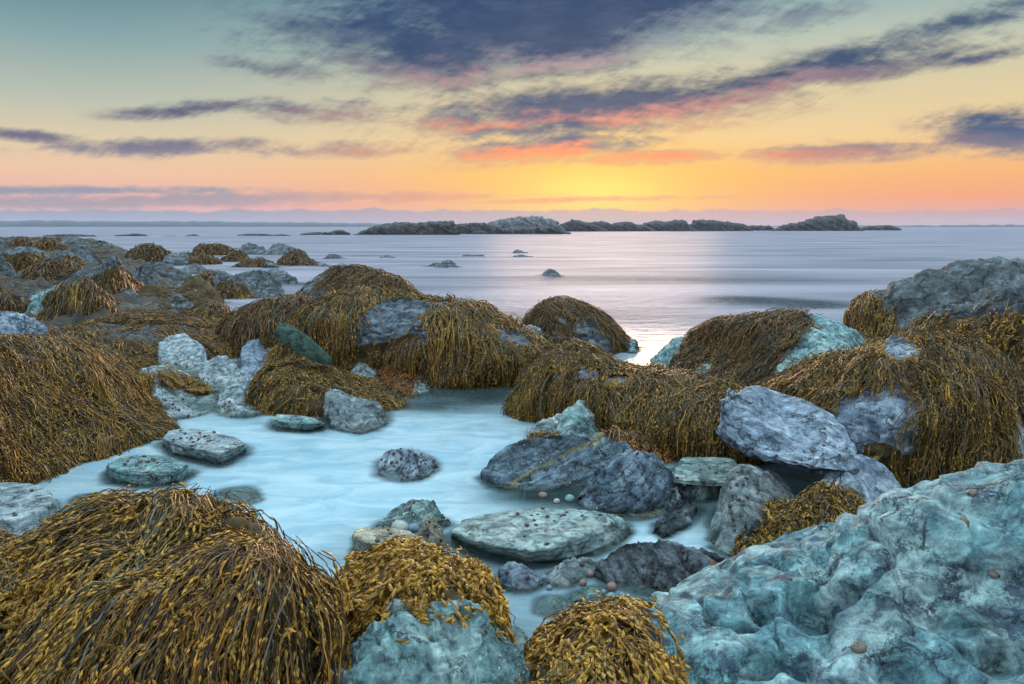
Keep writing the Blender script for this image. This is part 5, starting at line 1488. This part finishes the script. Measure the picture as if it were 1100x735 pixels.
b = N.n('ShaderNodeBsdfPrincipled')
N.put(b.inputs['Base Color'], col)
b.inputs['IOR'].default_value = 1.33
N.put(b.inputs['Roughness'], N.m('ADD', 0.07, N.m('MULTIPLY', farf, 0.40)))
N.put(b.inputs['Specular IOR Level'], N.m('SUBTRACT', 0.5, N.m('MULTIPLY', farf, 0.44)))
bp = N.n('ShaderNodeBump'); bp.inputs['Strength'].default_value = 0.5; bp.inputs['Distance'].default_value = 0.14
wav = N.noise(N.xyz(cx_, N.m('MULTIPLY', cy_, 1.5), 0.0), 2.2, 3.0, 0.6)
N.put(bp.inputs['Height'], N.m('MULTIPLY', N.m('ADD', streak, N.m('MULTIPLY', wav, 1.6)), farf))
N.t.links.new(bp.outputs[0], b.inputs['Normal'])
tr = N.n('ShaderNodeBsdfTransparent'); tr.inputs[0].default_value = (.75, .9, .86, 1)
mx = N.n('ShaderNodeMixShader')
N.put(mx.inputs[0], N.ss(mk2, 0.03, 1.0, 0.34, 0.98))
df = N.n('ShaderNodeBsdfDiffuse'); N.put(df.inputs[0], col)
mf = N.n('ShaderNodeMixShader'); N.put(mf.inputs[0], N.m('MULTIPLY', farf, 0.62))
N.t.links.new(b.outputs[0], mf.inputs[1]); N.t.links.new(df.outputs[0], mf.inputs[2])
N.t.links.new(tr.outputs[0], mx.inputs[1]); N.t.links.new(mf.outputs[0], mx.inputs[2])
o_ = N.n('ShaderNodeOutputMaterial'); N.t.links.new(mx.outputs[0], o_.inputs[0])
me.materials[0] = m
add_obj('sea', me, (0, 0, 0), 'smooth milky sea and tide pool under the sunset', None, None, 'structure')

m = bpy.data.materials.new('seabed_gravel'); m.use_nodes = True
N = NT(m.node_tree)
co = N.n('ShaderNodeTexCoord').outputs['Object']
vo = N.n('ShaderNodeTexVoronoi', feature='F1'); vo.inputs['Scale'].default_value = 7.0
N.put(vo.inputs['Vector'], N.vm('ADD', co, N.vm('SCALE', N.xyz(N.noise(co, 5.0), N.noise(co, 4.0), 0.0), 0.2)))
vc = N.sep(vo.outputs['Color'])
gr = N.mix(vc[0], c4(.08, .08, .06), c4(.40, .44, .40))
gr = N.mix(N.ss(vo.outputs['Distance'], 0.35, 0.7), gr, c4(.03, .028, .018))
principled(N, gr, 0.8, N.m('SUBTRACT', 1.0, vo.outputs['Distance']), .8, .06)
MATS['seabed_gravel'] = m
rb = np.concatenate([[0.02], np.geomspace(.8, 2550, 140)])
ab = np.radians(np.linspace(-180, 180, 241))
B_ = ring_grid(rb, ab, lambda X, Y: -0.16 - 0.05 * np.minimum(1, np.hypot(X, Y) / 30) + 0.05 * fbm(np.stack([X, Y, 0 * X], -1) * 1.7, 4) * np.exp(-np.hypot(X, Y) / 30) - 0.5 * np.clip(np.hypot(X, Y) / 60 - .2, 0, 1))
me = make_mesh('seabed', B_.reshape(-1, 3), grid_faces(B_.shape[0], B_.shape[1]), MATS['seabed_gravel'])
add_obj('seabed', me, (0, 0, 0), None, None, None, 'structure')

# far wooded shore, a low strip with real depth
a_ = np.radians(np.linspace(-75, 75, 1100))
prof_h = 5.5 + 3.0 * fbm(np.stack([a_ * 9, 0 * a_, 0 * a_], -1), 3) + 1.7 * fbm(np.stack([a_ * 130, 0 * a_ + 4, 0 * a_], -1), 4)
prof_h = np.maximum(2.0, prof_h + np.interp(np.degrees(a_), [-75, -20, -12, 0, 15, 32, 75], [6, 4.5, 2.5, -1, -2, -1.2, 0]))
sec = []
for (dr, hh) in [(0, -.5), (4, .5), (22, .8), (60, 1.0), (120, .9), (190, .45), (240, -.5)]:
    rr_ = 1700 + dr
    z_ = prof_h * hh if hh > 0 else np.full_like(prof_h, hh)
    sec.append(np.stack([rr_ * np.sin(a_), rr_ * np.cos(a_), z_], -1))
SHP = np.stack(sec, 1)
me = make_mesh('far_shore', SHP.reshape(-1, 3), grid_faces(SHP.shape[0], SHP.shape[1])[:, ::-1], MATS['far_shore_wood'])
add_obj('far_shore', me, (0, 0, 0), None, None, None, 'structure')

# ================================================================== HAZE
if True:
    m = bpy.data.materials.new('sea_air'); m.use_nodes = True
    N = NT(m.node_tree)
    v = N.n('ShaderNodeVolumePrincipled')
    v.inputs['Color'].default_value = (.50, .60, .76, 1)
    v.inputs['Density'].default_value = 0.00022
    v.inputs['Anisotropy'].default_value = 0.2
    o_ = N.n('ShaderNodeOutputMaterial'); N.t.links.new(v.outputs[0], o_.inputs['Volume'])
    x0, x1, y0, y1, z0, z1 = -2600, 2600, -400, 2600, -3.0, 22.0
    Vh = np.array([(x, y, z) for x in (x0, x1) for y in (y0, y1) for z in (z0, z1)], float)
    Fh = np.array([(0, 1, 3, 2), (4, 6, 7, 5), (0, 4, 5, 1), (2, 3, 7, 6), (0, 2, 6, 4), (1, 5, 7, 3)])
    me = make_mesh('haze', Vh, Fh, m, False)
    add_obj('haze', me, (0, 0, 0), None, None, None, 'stuff')
